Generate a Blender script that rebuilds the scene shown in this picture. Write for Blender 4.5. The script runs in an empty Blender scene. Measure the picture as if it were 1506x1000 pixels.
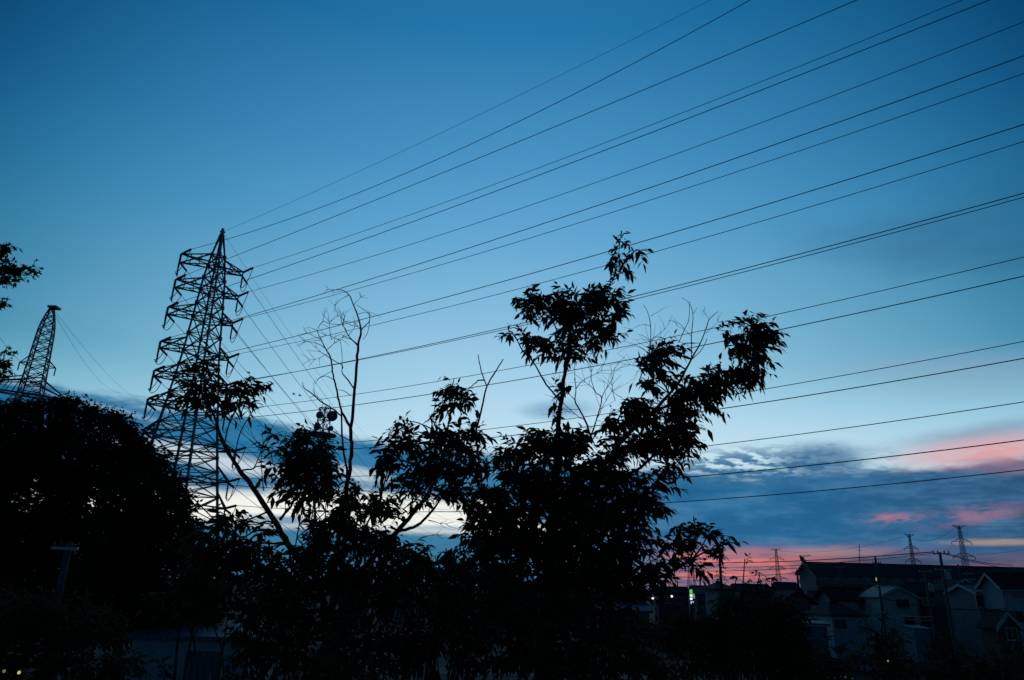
import bpy, math, random
import numpy as np
from mathutils import Vector, Matrix
R = math.radians
C = bpy.context.scene.collection
S = bpy.context.scene
rng = np.random.default_rng(7)
random.seed(7)

# ------------------------------------------------------------------ camera
F, PX, PY, CAMZ = 1055.0, 753.0, 500.0, 8.0
PITCH = math.atan(362 / 1055); ROLL = .026
SP, CP = math.sin(PITCH), math.cos(PITCH)
cam = bpy.data.cameras.new('camera'); camo = bpy.data.objects.new('camera', cam); C.objects.link(camo)
cam.sensor_width = 36; cam.lens = 36 * F / 1506; cam.clip_start = .05; cam.clip_end = 20000
camo.matrix_world = Matrix.Translation((0, 0, CAMZ)) @ Matrix.Rotation(R(90) + PITCH, 4, 'X') @ Matrix.Rotation(ROLL, 4, 'Z')
S.camera = camo
S.view_settings.view_transform = 'Standard'; S.view_settings.look = 'None'
S.view_settings.exposure = 0; S.view_settings.gamma = 1
S.render.engine = 'CYCLES'
S.cycles.max_bounces = 4; S.cycles.diffuse_bounces = 2; S.cycles.transparent_max_bounces = 4
S.cycles.use_denoising = False

def ray(px, py):
    cx, cy = (px - PX) / F, (PY - py) / F
    cx, cy = cx * math.cos(ROLL) - cy * math.sin(ROLL), cx * math.sin(ROLL) + cy * math.cos(ROLL)
    return np.array([cx, CP - SP * cy, SP + CP * cy])
def P(px, py, Y):
    r = ray(px, py); return r * (Y / r[1]) + np.array([0, 0, CAMZ])
def mpp(px, py, Y): return Y / ray(px, py)[1] / F
def AE(px, py):
    r = ray(px, py); r = r / np.linalg.norm(r)
    return math.degrees(math.atan2(r[0], r[1])), math.degrees(math.asin(r[2]))
def lin(c):
    return tuple((v / 255 / 12.92) if v / 255 <= .04045 else ((v / 255 + .055) / 1.055) ** 2.4 for v in c)

# ------------------------------------------------------------------ sky and sun
W = bpy.data.worlds.new('World'); S.world = W; W.use_nodes = True
wt = W.node_tree; wt.nodes.clear()
def sock(n, i, v):
    if isinstance(v, E): wt.links.new(v.s, n.inputs[i])
    else: n.inputs[i].default_value = v
class E:
    def __init__(s, so): s.s = so
    def __add__(a, b): return mth('ADD', a, b)
    def __radd__(a, b): return mth('ADD', b, a)
    def __sub__(a, b): return mth('SUBTRACT', a, b)
    def __rsub__(a, b): return mth('SUBTRACT', b, a)
    def __mul__(a, b): return mth('MULTIPLY', a, b)
    def __rmul__(a, b): return mth('MULTIPLY', b, a)
    def __truediv__(a, b): return mth('DIVIDE', a, b)
    def __neg__(a): return mth('MULTIPLY', a, -1.0)
def mth(op, a, b=None, clamp=False):
    n = wt.nodes.new('ShaderNodeMath'); n.operation = op; n.use_clamp = clamp
    sock(n, 0, a)
    if b is not None: sock(n, 1, b)
    return E(n.outputs[0])
def sstep(v, a, b, lo=0.0, hi=1.0):
    n = wt.nodes.new('ShaderNodeMapRange'); n.interpolation_type = 'SMOOTHSTEP'
    sock(n, 0, v); sock(n, 1, a); sock(n, 2, b); sock(n, 3, lo); sock(n, 4, hi)
    return E(n.outputs[0])
def noise(x, y, scale=1.0, detail=4.0, rough=.55, z=0.0):
    c = wt.nodes.new('ShaderNodeCombineXYZ'); sock(c, 0, x); sock(c, 1, y); sock(c, 2, z)
    n = wt.nodes.new('ShaderNodeTexNoise'); n.inputs['Scale'].default_value = scale
    n.inputs['Detail'].default_value = detail; n.inputs['Roughness'].default_value = rough
    wt.links.new(c.outputs[0], n.inputs['Vector']); return E(n.outputs[0])
def ramp(v, stops):
    n = wt.nodes.new('ShaderNodeValToRGB'); r = n.color_ramp
    stops = sorted(stops, key=lambda q: q[0])
    while len(r.elements) < len(stops): r.elements.new(.5)
    for e, (p, c) in zip(r.elements, stops): e.position = p; e.color = (*c, 1)
    sock(n, 0, v); return E(n.outputs[0])
def curve(v, lo, hi, pts):         # piecewise linear function of az in degrees -> value
    mx = max(abs(y) for x, y in pts)
    r = ramp((v - lo) / (hi - lo), [((x - lo) / (hi - lo), (y / mx,) * 3) for x, y in pts])
    return r * mx
def mix(f, a, b):
    n = wt.nodes.new('ShaderNodeMix'); n.data_type = 'RGBA'; n.clamp_factor = True
    for i, v in ((0, f), (6, a), (7, b)):
        if isinstance(v, E): wt.links.new(v.s, n.inputs[i])
        else: n.inputs[i].default_value = v if i == 0 else (*v, 1)
    return E(n.outputs[2])
tc = wt.nodes.new('ShaderNodeTexCoord'); sx = wt.nodes.new('ShaderNodeSeparateXYZ')
wt.links.new(tc.outputs['Generated'], sx.inputs[0])
dx, dy, dz = (E(sx.outputs[i]) for i in range(3))
az = mth('ARCTAN2', dx, dy) * (180 / math.pi)
el = mth('ARCSINE', dz) * (180 / math.pi)
# clear dusk gradient over elevation
base = ramp(el / 90.0, [(e / 90, lin(c)) for e, c in [
    (0, (222, 222, 214)), (5, (214, 229, 233)), (9, (200, 227, 239)), (11.5, (190, 223, 240)), (15.5, (166, 209, 233)),
    (20, (138, 191, 223)), (26.5, (101, 169, 211)), (32.5, (76, 148, 198)), (42, (36, 118, 170)), (60, (14, 76, 118)), (90, (6, 40, 66))]])
wid = sstep(el, 8.5, 16.5, 76.0, 47.0) - sstep(el, 22.0, 40.0, 0.0, 3.5)
daz = az - sstep(el, 9.0, 18.0, 5.0, -.5)
q = daz / wid
fall = mth('EXPONENT', -(q * q) - mth('POWER', mth('ABSOLUTE', daz / (wid + 4.0)), 6.0))
fall = mth('MAXIMUM', fall, .048)
zen = sstep(el, 48.0, 78.0)
fall = fall * (1.0 - zen) + zen * .2
comb = wt.nodes.new('ShaderNodeCombineColor')
sepc = wt.nodes.new('ShaderNodeSeparateColor'); wt.links.new(base.s, sepc.inputs[0])
for i, ex in enumerate((2.05, 1.0, .79)):
    sock(comb, i, E(sepc.outputs[i]) * mth('POWER', fall, ex))
sky = E(comb.outputs[0])
# cloud fields, all in directions of the sky
n1 = noise(az * .11, el * .42, 1.0, 6, .6, 3.1)
n2 = noise(az * .05, el * .9, 1.0, 5, .55, 9.4)
n3 = noise(az * .42, el * 1.5, 1.0, 4, .6, 5.2)
wob = (n1 - .5) * 3.0 + (n3 - .5) * .9
top = curve(az, -60, 60, [AE(*p) for p in [(0, 562), (100, 574), (200, 592), (330, 612), (430, 632), (560, 648), (720, 668), (850, 690),
            (1000, 696), (1100, 700), (1240, 702), (1330, 694), (1400, 684), (1506, 670)]] + [(-60, 15), (60, 8)])
bot = curve(az, -60, 60, [AE(*p) for p in [(0, 700), (150, 700), (230, 716), (330, 724), (400, 724), (470, 724), (600, 734), (700, 738), (760, 762),
            (850, 792), (950, 806), (1050, 812), (1150, 808), (1250, 812), (1400, 812), (1506, 816)]] + [(-60, 4), (60, 0)])
elw = el + wob
bankT = sstep(elw - top, .45, -.55)
bankB = sstep(elw - bot, -.7, .8)
bank = bankT
dcol = ramp((az + 60) / 120.0, [((a + 60) / 120, lin(c)) for a, c in [(-45, (22, 84, 122)), (-32, (30, 104, 148)), (-20, (32, 116, 160)), (-5, (40, 116, 162)),
            (8, (36, 108, 154)), (22, (34, 101, 147)), (32, (44, 88, 128)), (42, (44, 70, 102))]])
bt = noise(az * .20, el * .75, 1.0, 7, .65, 17.0)
dcol = mix(sstep(bt, .42, .72) * .55, dcol, lin((84, 136, 176)))
dcol = mix(sstep(bt, .52, .32) * .5, dcol, lin((30, 88, 130)))
# region under the bank
low_c = mix(sstep(el, AE(600, 773)[1], AE(600, 790)[1]), lin((243, 245, 236)), lin((58, 122, 158)))
strp = noise(az * .10, el * 1.3, 1.0, 6, .6, 1.7)
low_c = mix(sstep(strp, .60, .74) * .7, low_c, lin((70, 124, 160)))
strp2 = noise(az * .13, el * 1.9 - az * .05, 1.0, 7, .66, 22.0)
pk = mix(sstep(strp2, .43, .61), lin((98, 104, 140)), lin((230, 126, 118)))
far_r = mix(sstep(strp2, .40, .64), lin((58, 74, 102)), lin((108, 88, 108)))
pinkz = sstep(az, 8.0, 13.0)
greyz = sstep(az, 15.5, 24.0)
low_c = mix(pinkz, low_c, pk)
low_c = mix(greyz, low_c, far_r)
low_c = mix(sstep(el, AE(1080, 822)[1], AE(1080, 800)[1]) * pinkz * .55, low_c, lin((104, 116, 156)))
low_c = mix(sstep(el, 1.6, .1) * pinkz * .5, low_c, lin((112, 92, 118)))
lowm = sstep(elw - bot, .8, -.7)
leftdark = sstep(az, -24.0, -40.0)
low_c = mix(leftdark, low_c, lin((60, 110, 140)))
sky = mix(bank, sky, dcol)
sky = mix(lowm, sky, low_c)
def ell(px, py, rx, ry, amp=.5, w=.5, nz=None, slope=0.0):
    a0, e0 = AE(px, py); sx_ = abs(AE(px + rx, py)[0] - a0); sy_ = abs(AE(px, py + ry)[1] - e0)
    u = (az - a0) / sx_; v = (el - e0 - (az - a0) * slope) / sy_
    r = mth('SQRT', u * u + v * v) + ((nz or n3) - .5) * (2 * amp)
    return sstep(r, 1.0 + w, 1.0 - w)
# bright rifts and dark stripes low at left
rift = noise(az * .22, el * 1.1, 1.0, 6, .62, 31.0)
sky = mix(ell(318, 676, 120, 13, 1.0, .6, rift, -.14) * .85, sky, lin((205, 222, 228)))
sky = mix(ell(520, 696, 46, 9, 1.1, .7, rift, -.1) * .8, sky, lin((198, 216, 224)))
sky = mix(ell(150, 598, 110, 4, 1.0, .7, rift, -.14) * .45, sky, lin((150, 186, 208)))
sky = mix(ell(420, 765, 66, 7, .9, .6, rift) * .85, sky, lin((86, 136, 168)))
sky = mix(ell(650, 777, 60, 4, .9, .7, rift) * .6, sky, lin((120, 158, 184)))
# broken small cloud deck over the bank on the right
mott = noise(az * .8, el * 2.3, 1.0, 3, .5, 4.0)
sky = mix(ell(1120, 686, 150, 26, .8, .7, n1) * sstep(mott, .40, .56) * .95, sky, lin((54, 110, 152)))
sky = mix(ell(1205, 678, 56, 22, .8, .6, mott) * .8, sky, lin((52, 106, 148)))
sky = mix(ell(730, 684, 40, 20, .8, .6, n1) * .7, sky, lin((90, 148, 184)))
# lone smudge, and soft veils high at right
sky = mix(ell(822, 602, 42, 12, .9, .8, n1) * .62, sky, lin((92, 146, 186)))
sky = mix(ell(1335, 365, 150, 34, .9, .9, n1, -.2) * .3, sky, lin((38, 92, 136)))
sky = mix(ell(1480, 330, 150, 70, .8, .9, n1) * .2, sky, lin((36, 84, 126)))
sky = mix(ell(1420, 545, 170, 26, .9, .9, n2, -.1) * .3, sky, lin((150, 160, 190)))
# lit pink undersides
pn = noise(az * .30, el * 1.0 - az * .08, 1.0, 7, .68, 41.0)
ptc = sstep(pn, .42, .62)
sky = mix(ell(1440, 638, 130, 13, .9, .8, n1, .06) * .55, sky, lin((116, 128, 162)))
sky = mix(ell(1455, 662, 130, 19, .9, .8, pn, .05) * (ptc * .35 + .65), sky, lin((226, 158, 160)))
sky = mix(ell(1318, 764, 44, 9, 1.0, .8, pn) * ptc * .85, sky, lin((204, 122, 130)))
sky = mix(ell(1425, 758, 84, 14, 1.0, .8, pn, .1) * ptc * .55, sky, lin((184, 118, 134)))
sky = mix(ell(1475, 797, 80, 5, .7, .6, pn) * .7, sky, lin((172, 152, 138)))
sky = mix(ell(1500, 690, 46, 7, .9, .8, pn) * .5, sky, lin((150, 120, 142)))
sky = mix(ell(1225, 812, 70, 8, .9, .8, pn) * .4, sky, lin((204, 152, 148)))
sky = mix(ell(1125, 832, 110, 20, .8, .8, pn) * (ptc * .5 + .2), sky, lin((232, 128, 118)))
# below the horizon
sky = mix(sstep(el, -.2, -1.2), sky, (.004, .008, .012))
ni = wt.nodes.new('ShaderNodeTexSky'); ni.sky_type = 'NISHITA'; ni.sun_disc = False
ni.sun_elevation = R(-.5); ni.sun_rotation = R(18)
bg = wt.nodes.new('ShaderNodeBackground'); wt.links.new(sky.s, bg.inputs[0]); bg.inputs[1].default_value = 1.0
bg2 = wt.nodes.new('ShaderNodeBackground'); wt.links.new(ni.outputs[0], bg2.inputs[0]); bg2.inputs[1].default_value = .0008
ad = wt.nodes.new('ShaderNodeAddShader'); wo = wt.nodes.new('ShaderNodeOutputWorld')
wt.links.new(bg.outputs[0], ad.inputs[0]); wt.links.new(bg2.outputs[0], ad.inputs[1]); wt.links.new(ad.outputs[0], wo.inputs[0])
W.cycles.sampling_method = 'MANUAL'; W.cycles.sample_map_resolution = 1024

sl = bpy.data.lights.new('sun', 'SUN'); sl.energy = .02; sl.angle = R(6); sl.color = (1, .55, .42)
so = bpy.data.objects.new('sun', sl); C.objects.link(so)
so.rotation_euler = Vector((-math.sin(R(18)), -math.cos(R(18)), -.03)).to_track_quat('-Z', 'Y').to_euler()
so.location = (200, 600, 60)

# ------------------------------------------------------------------ helpers
OFF = {}
class MB:
    def __init__(s): s.v = []; s.f = []; s.n = 0
    def add(s, v, f):
        v = np.asarray(v, float).reshape(-1, 3); s.v.append(v)
        s.f.extend([tuple(i + s.n for i in q) for q in f]); s.n += len(v)
    def beam(s, a, b, w, h=None, up=(0, 0, 1)):
        a = np.asarray(a, float); b = np.asarray(b, float); h = h or w
        d = b - a; L = np.linalg.norm(d)
        if L < 1e-6: return
        d /= L; up = np.asarray(up, float)
        if abs(d @ up) > .97: up = np.array([1., 0, 0])
        x = np.cross(d, up); x /= np.linalg.norm(x); y = np.cross(x, d)
        c = [(-1, -1), (1, -1), (1, 1), (-1, 1)]
        v = [p + x * i * w / 2 + y * j * h / 2 for p in (a, b) for i, j in c]
        s.add(v, [(0, 1, 5, 4), (1, 2, 6, 5), (2, 3, 7, 6), (3, 0, 4, 7), (3, 2, 1, 0), (4, 5, 6, 7)])
    def box(s, lo, hi):
        x0, y0, z0 = lo; x1, y1, z1 = hi
        s.add([(x0, y0, z0), (x1, y0, z0), (x1, y1, z0), (x0, y1, z0), (x0, y0, z1), (x1, y0, z1), (x1, y1, z1), (x0, y1, z1)],
              [(3, 2, 1, 0), (4, 5, 6, 7), (0, 1, 5, 4), (1, 2, 6, 5), (2, 3, 7, 6), (3, 0, 4, 7)])
    def tube(s, pts, rad, n=6, cap=True):
        pts = np.asarray(pts, float); m = len(pts)
        rad = np.broadcast_to(np.asarray(rad, float), (m,))
        t = np.gradient(pts, axis=0); t /= np.linalg.norm(t, axis=1)[:, None] + 1e-9
        ref = np.array([0, 0, 1.]) if abs(t[:, 2]).mean() < .8 else np.array([0, 1., 0])
        x = np.cross(t, ref); x /= np.linalg.norm(x, axis=1)[:, None] + 1e-9; y = np.cross(t, x)
        a = np.arange(n) * 2 * math.pi / n
        v = pts[:, None] + (x[:, None] * np.cos(a)[None, :, None] + y[:, None] * np.sin(a)[None, :, None]) * rad[:, None, None]
        f = [(i * n + k, i * n + (k + 1) % n, (i + 1) * n + (k + 1) % n, (i + 1) * n + k) for i in range(m - 1) for k in range(n)]
        if cap: f += [tuple(range(n))[::-1], tuple((m - 1) * n + k for k in range(n))]
        s.add(v.reshape(-1, 3), f)
    def poly(s, pts, th=None):      # prism: ring extruded by vector th
        pts = np.asarray(pts, float); n = len(pts); th = np.asarray(th, float)
        s.add(np.vstack([pts, pts + th]), [tuple(range(n))[::-1], tuple(range(n, 2 * n))] + [(i, (i + 1) % n, n + (i + 1) % n, n + i) for i in range(n)])
    def mesh(s, name, off):
        v = np.vstack(s.v) - off
        me = bpy.data.meshes.new(name); me.from_pydata(v.tolist(), [], s.f); me.update(); return me
def obj(name, mb, mat, parent=None, label=None, cat=None, group=None, kind=None, smooth=False, loc=None):
    off = OFF[parent.name] if parent else (np.asarray(loc, float) if loc is not None else np.zeros(3))
    root = parent
    me = mb.mesh(name, off); me.materials.append(mat)
    if smooth: me.polygons.foreach_set('use_smooth', [True] * len(me.polygons))
    o = bpy.data.objects.new(name, me); C.objects.link(o)
    if parent: o.parent = parent; OFF[o.name] = off
    else: o.location = off; OFF[o.name] = off
    if label: o['label'] = label
    if cat: o['category'] = cat
    if group: o['group'] = group
    if kind: o['kind'] = kind
    return o
def thing(name, label, cat, loc, group=None):
    o = bpy.data.objects.new(name, None); C.objects.link(o); o.empty_display_size = .3
    o.location = tuple(loc); OFF[o.name] = np.asarray(loc, float)
    o['label'] = label; o['category'] = cat
    if group: o['group'] = group
    return o
def mat(name, col, rough=.7, var=.25, scale=4.0, metal=0.0, bump=0.0, wave=None, spec=.3, island=False, col2=None):
    m = bpy.data.materials.new(name); m.use_nodes = True; t = m.node_tree; b = t.nodes['Principled BSDF']
    b.inputs['Roughness'].default_value = rough; b.inputs['Metallic'].default_value = metal
    b.inputs['Specular IOR Level'].default_value = spec
    tcn = t.nodes.new('ShaderNodeTexCoord'); nz = t.nodes.new('ShaderNodeTexNoise')
    nz.inputs['Scale'].default_value = scale; nz.inputs['Detail'].default_value = 5
    t.links.new(tcn.outputs['Object'], nz.inputs['Vector'])
    rp = t.nodes.new('ShaderNodeValToRGB')
    rp.color_ramp.elements[0].position = .3; rp.color_ramp.elements[1].position = .7
    rp.color_ramp.elements[0].color = (*[c * (1 - var) for c in col], 1); rp.color_ramp.elements[1].color = (*[min(1, c * (1 + var)) for c in col], 1)
    src = nz.outputs[0]
    if island:
        g = t.nodes.new('ShaderNodeNewGeometry'); src = g.outputs['Random Per Island']
        rp.color_ramp.elements[0].position = 0; rp.color_ramp.elements[1].position = 1
        if col2: rp.color_ramp.elements[1].color = (*col2, 1)  # second leaf colour; each leaf falls at random between the two
    t.links.new(src, rp.inputs[0]); out = rp.outputs[0]
    if wave:
        wv = t.nodes.new('ShaderNodeTexWave'); wv.inputs['Scale'].default_value = wave[0]; wv.bands_direction = wave[1]
        wv.inputs['Distortion'].default_value = .4
        t.links.new(tcn.outputs['Object'], wv.inputs['Vector'])
        mx = t.nodes.new('ShaderNodeMix'); mx.data_type = 'RGBA'; mx.blend_type = 'MULTIPLY'; mx.inputs[0].default_value = .45
        t.links.new(out, mx.inputs[6]); t.links.new(wv.outputs[0], mx.inputs[7]); out = mx.outputs[2]
    t.links.new(out, b.inputs['Base Color'])
    if island:                       # thin leaves let some sky through
        tl = t.nodes.new('ShaderNodeBsdfTranslucent'); ms = t.nodes.new('ShaderNodeMixShader'); ms.inputs[0].default_value = .35
        t.links.new(out, tl.inputs[0]); t.links.new(b.outputs[0], ms.inputs[1]); t.links.new(tl.outputs[0], ms.inputs[2])
        t.links.new(ms.outputs[0], t.nodes['Material Output'].inputs[0])
    if bump:
        bp = t.nodes.new('ShaderNodeBump'); bp.inputs['Strength'].default_value = bump
        t.links.new(nz.outputs[0], bp.inputs['Height']); t.links.new(bp.outputs[0], b.inputs['Normal'])
    return m
def emis(name, col, st):
    m = bpy.data.materials.new(name); m.use_nodes = True; b = m.node_tree.nodes['Principled BSDF']
    b.inputs['Base Color'].default_value = (*[c * .5 for c in col], 1)
    b.inputs['Emission Color'].default_value = (*col, 1); b.inputs['Emission Strength'].default_value = st; return m
M = dict(
    leaf=mat('leaf', (.034, .058, .020), .65, .4, spec=.2, island=True, col2=(.07, .085, .028)),
    leaf_red=mat('leaf_autumn', (.06, .065, .028), .8, .4, spec=.12, island=True, col2=(.17, .085, .05)),
    leaf_dark=mat('leaf_dark', (.018, .032, .014), .8, .4, spec=.12, island=True, col2=(.030, .045, .020)),
    leaf_bush=mat('leaf_bush', (.035, .066, .030), .8, .4, spec=.12, island=True, col2=(.075, .11, .04)),
    bark=mat('bark', (.035, .028, .024), .85, .4, 12, bump=.4),
    steel=mat('galvanised_steel', (.16, .17, .18), .55, .3, 2.0, metal=.3),
    wire=mat('wire_metal', (.05, .055, .06), .6, .2, 2.0, metal=.2),
    porc=mat('insulator_porcelain', (.06, .055, .055), .35, .2, 6),
    conc=mat('pole_concrete', (.11, .11, .105), .8, .25, 3),
    soil=mat('soil', (.035, .032, .024), .95, .4, .6, bump=.3),
    asph=mat('asphalt', (.05, .05, .052), .85, .25, 1.0),
    wall_cream=mat('wall_cream', (.36, .32, .27), .8, .12, .8), wall_grey=mat('wall_grey', (.17, .165, .17), .8, .15, .7),
    wall_brown=mat('wall_brown', (.16, .115, .09), .8, .2, .8), wall_white=mat('wall_white', (.36, .36, .37), .8, .1, .6),
    wall_gable=mat('wall_gable', (.52, .46, .40), .8, .12, .8), wall_dark=mat('wall_dark', (.055, .053, .06), .8, .2, .8), wall_blue=mat('wall_blue', (.13, .26, .36), .6, .15, .8, wave=(1.6, 'Z')),
    roof_slate=mat('roof_slate', (.06, .07, .085), .85, .25, spec=.08, scale=1.2, wave=(1.2, 'Z')),
    roof_tile=mat('roof_tile', (.042, .044, .05), .85, .3, 1.5, spec=.08, wave=(1.6, 'Z')),
    roof_brown=mat('roof_brown', (.06, .045, .042), .85, .3, 1.5, spec=.08, wave=(1.6, 'Z')),
    roof_metal=mat('roof_metal', (.11, .14, .165), .6, .15, 1.0, wave=(2.0, 'X')),
    trim=mat('white_trim', (.40, .41, .42), .6, .1, 2), glass=mat('window_glass', (.02, .025, .03), .12, .2, 1, spec=.6),
    alu=mat('aluminium', (.35, .36, .37), .45, .1, 3, metal=.5), paint=mat('car_paint', (.22, .26, .30), .3, .1, 2),
    rubber=mat('rubber', (.02, .02, .02), .8, .2, 6), dish=mat('dish_cover', (.09, .10, .12), .6, .2, 1),
)

# ------------------------------------------------------------------ ground
def gh(x, y):
    t = np.clip((np.asarray(y, float) - 2) / 53, 0, 1); s = t * t * (3 - 2 * t)
    return 6.4 * (1 - s) + .35 * np.sin(np.asarray(x) * .23 + 1.3) * np.sin(np.asarray(y) * .19) * (1 - s)
ys = np.concatenate([np.arange(-40, 60, 2.0), np.array([64, 72, 90, 120, 180, 300, 600, 1200, 2500, 5000, 9000])])
xs = np.concatenate([[-9000, -4000, -1500, -600, -250, -120], np.arange(-70, 71, 3.5), [120, 250, 600, 1500, 4000, 9000]])
g = MB(); gv = [(x, y, float(gh(x, max(y, 0)))) for y in ys for x in xs]; nx = len(xs)
g.add(gv, [(j * nx + i, j * nx + i + 1, (j + 1) * nx + i + 1, (j + 1) * nx + i) for j in range(len(ys) - 1) for i in range(nx - 1)])
obj('ground', g, M['soil'], kind='structure')
g = MB(); g.box((-20, 74, .004), (120, 80, .02)); obj('road', g, M['asph'], kind='structure')

# ------------------------------------------------------------------ lattice pylons
def lattice(mb_leg, mb_br, cx, cy, z0, z1, rfun, phi, panels, lw=.22, bw=.1, gus=False):
    ang = [phi + k * math.pi / 2 for k in range(4)]
    def pt(k, z): r = rfun(z); return np.array([cx + r * math.cos(ang[k % 4]), cy + r * math.sin(ang[k % 4]), z])
    zs = panels
    for k in range(4):
        for a, b in zip(zs[:-1], zs[1:]): mb_leg[k].beam(pt(k, a), pt(k, b), lw * (1 if a < (z0 + z1) / 2 else .75))
    for a, b in zip(zs[:-1], zs[1:]):
        for k in range(4):
            p0, p1, q0, q1 = pt(k, a), pt(k + 1, a), pt(k, b), pt(k + 1, b)
            mb_br.beam(p0, q1, bw); mb_br.beam(p1, q0, bw); mb_br.beam(q0, q1, bw)
            if b - a > 4.5:
                mid = (p0 + q1 + p1 + q0) / 4
                mb_br.beam((p0 + q0) / 2, mid, bw * .7); mb_br.beam((p1 + q1) / 2, mid, bw * .7)
        if gus and rfun(b) > .5:
            for k in range(4): q0 = pt(k, b); mb_br.box(q0 - [.17, .17, .24], q0 + [.17, .17, .24])
        if rfun(b) > .5:
            mb_br.beam(pt(0, b), pt(2, b), bw * .7)
    return pt
def insul(a, b, n=9, r=.17):
    m = MB(); a = np.asarray(a, float); b = np.asarray(b, float); ts = np.linspace(0, 1, n * 2 + 1)
    m.tube([a + (b - a) * t for t in ts], [r if i % 2 else r * .45 for i in range(len(ts))], 7); return m
TX, TY = None, 88.0
ax = P(295, 527, TY); TX = ax[0]
topz = P(322, 341, TY)[2]
u2 = np.array([.89, .454, 0]); u2 /= np.linalg.norm(u2)
d1 = np.array([.848, -.53, 0]); d1 /= np.linalg.norm(d1)
d2 = np.array([math.sin(R(4)), math.cos(R(4)), 0])
v2 = np.array([-u2[1], u2[0], 0])
O = np.array([TX, TY, 0.0])
def on_plane(px, py, o, d):            # where the sight line meets the vertical plane through o along d -> (s, z)
    r = ray(px, py); n = np.array([-d[1], d[0], 0]); t = (n @ o) / (n @ r); p = r * t + np.array([0, 0, CAMZ])
    return (p - o) @ d, p[2]
Lpx = [(266, 380), (258, 417), (247, 457), (236, 507), (227, 549), (218, 590), (213, 633), (207, 670), (201, 706)]
Rpx = [(357, 403), (350, 438), (342, 477), (336, 528), (334, 568), (331, 609), (345, 664), (336, 709), (331, 748)]
armL = [on_plane(*p, O, u2) for p in Lpx]; armR = [on_plane(*p, O, u2) for p in Rpx]
def rA(z):
    return np.interp(z, RZ, RR)
RZ, RR = [], []
for py, wd in ((650, 87), (527, 51), (408, 29), (370, 16), (342, 3)):
    RZ.append(P(300, py, TY)[2]); RR.append(wd / 2 * mpp(300, py, TY) / math.cos(R(9)))
RZ, RR = [0] + RZ, [RR[0] + (RR[0] - RR[1]) / (RZ[1] - RZ[0]) * RZ[0] * 1.15] + RR
pyA = thing('transmission_pylon', 'tall dark lattice pylon with stacked crossarms rising behind the left young tree', 'pylon', (TX, TY, 0))
legs = [MB() for _ in range(4)]; br = MB()
armz = [(a[1] + b[1]) / 2 for a, b in zip(armL, armR)]
zs = [0, 6, 11.5]
low = [z for z in armz[::-1] if z > 12]
for z in low:
    if zs and z - zs[-1] > 2.9: zs.append((z + zs[-1]) / 2)
    zs.append(z)
zs += [topz - 3.6, topz - .3]
ptA = lattice(legs, br, TX, TY, 0, topz, rA, math.atan2(u2[1], u2[0]) + R(8), zs, .26, .105, gus=True)
for m in legs: obj('leg', m, M['steel'], pyA)
obj('bracing', br, M['steel'], pyA)
m = MB(); m.beam(O + [0, 0, topz - .4], O + [0, 0, topz + .5], .3); m.beam(O + u2 * -.35 + [0, 0, topz], O + u2 * .35 + [0, 0, topz], .18); obj('peak_cap', m, M['steel'], pyA)
def jumper(a, b, drop, n=11):
    return [a + (b - a) * t + np.array([0, 0, -drop * 4 * t * (1 - t)]) for t in np.linspace(0, 1, n)]
tipsL, tipsR = [], []
for side, arms, tips in ((-1, armL, tipsL), (1, armR, tipsR)):
    for k, (s, z) in enumerate(arms):
        tip = O + u2 * s + np.array([0, 0, z])
        corner = 2 if side < 0 else 0
        h = 1.5 if k < 7 else 2.0
        A = MB(); w = .15
        up_pt = ptA(corner, z + h); lo1 = ptA(corner + 1, z - .1); lo2 = ptA(corner - 1, z - .1); loc_ = ptA(corner, z - .1)
        half = 1.5 if side < 0 else .7
        e1, e2 = tip + v2 * half, tip - v2 * half
        for e, l in ((e1, lo1 if (lo1 - O) @ v2 > 0 else lo2), (e2, lo2 if (lo1 - O) @ v2 > 0 else lo1)):
            A.beam(up_pt, e, w); A.beam(l, e, w); A.beam(loc_, e, w * .8)
            for t in (.35, .65): A.beam(up_pt + (e - up_pt) * t, l + (e - l) * (t + .12), w * .55); A.beam(l + (e - l) * t, loc_ + (e - loc_) * (t + .15), w * .55)
        A.beam(e1, e2, w)
        ao = obj('cross_arm', A, M['steel'], pyA)
        # dead-end strings towards the two lines, jumper loop and its hanging insulator
        i1a, i1b = e2, e2 + d1 * 1.9 + [0, 0, .25]
        i2a, i2b = e1, e1 + d2 * 1.9 + [0, 0, -.35]
        obj('insulator_string', insul(i1a, i1b, 10, .17), M['porc'], ao); obj('insulator_string', insul(i2a, i2b, 10, .15), M['porc'], ao)
        J = MB(); hang = (tip + u2 * side * .35 if side < 0 else tip) + np.array([0, 0, -2.0])
        J.tube(jumper(i1b, hang, .9), .045, 5); J.tube(jumper(hang, i2b, .9), .045, 5); obj('jumper_wire', J, M['wire'], ao)
        if side < 0:
            obj('insulator_string', insul(e1 + u2 * -.1, e1 + u2 * -.1 + [0, 0, -1.9], 9, .15), M['porc'], ao)
            obj('insulator_string', insul(e2 + u2 * -.1, e2 + u2 * -.1 + [0, 0, -1.9], 9, .15), M['porc'], ao)
        else: obj('insulator_string', insul(tip, hang, 9, .14), M['porc'], ao)
        tips.append((i1b, i2b))
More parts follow.
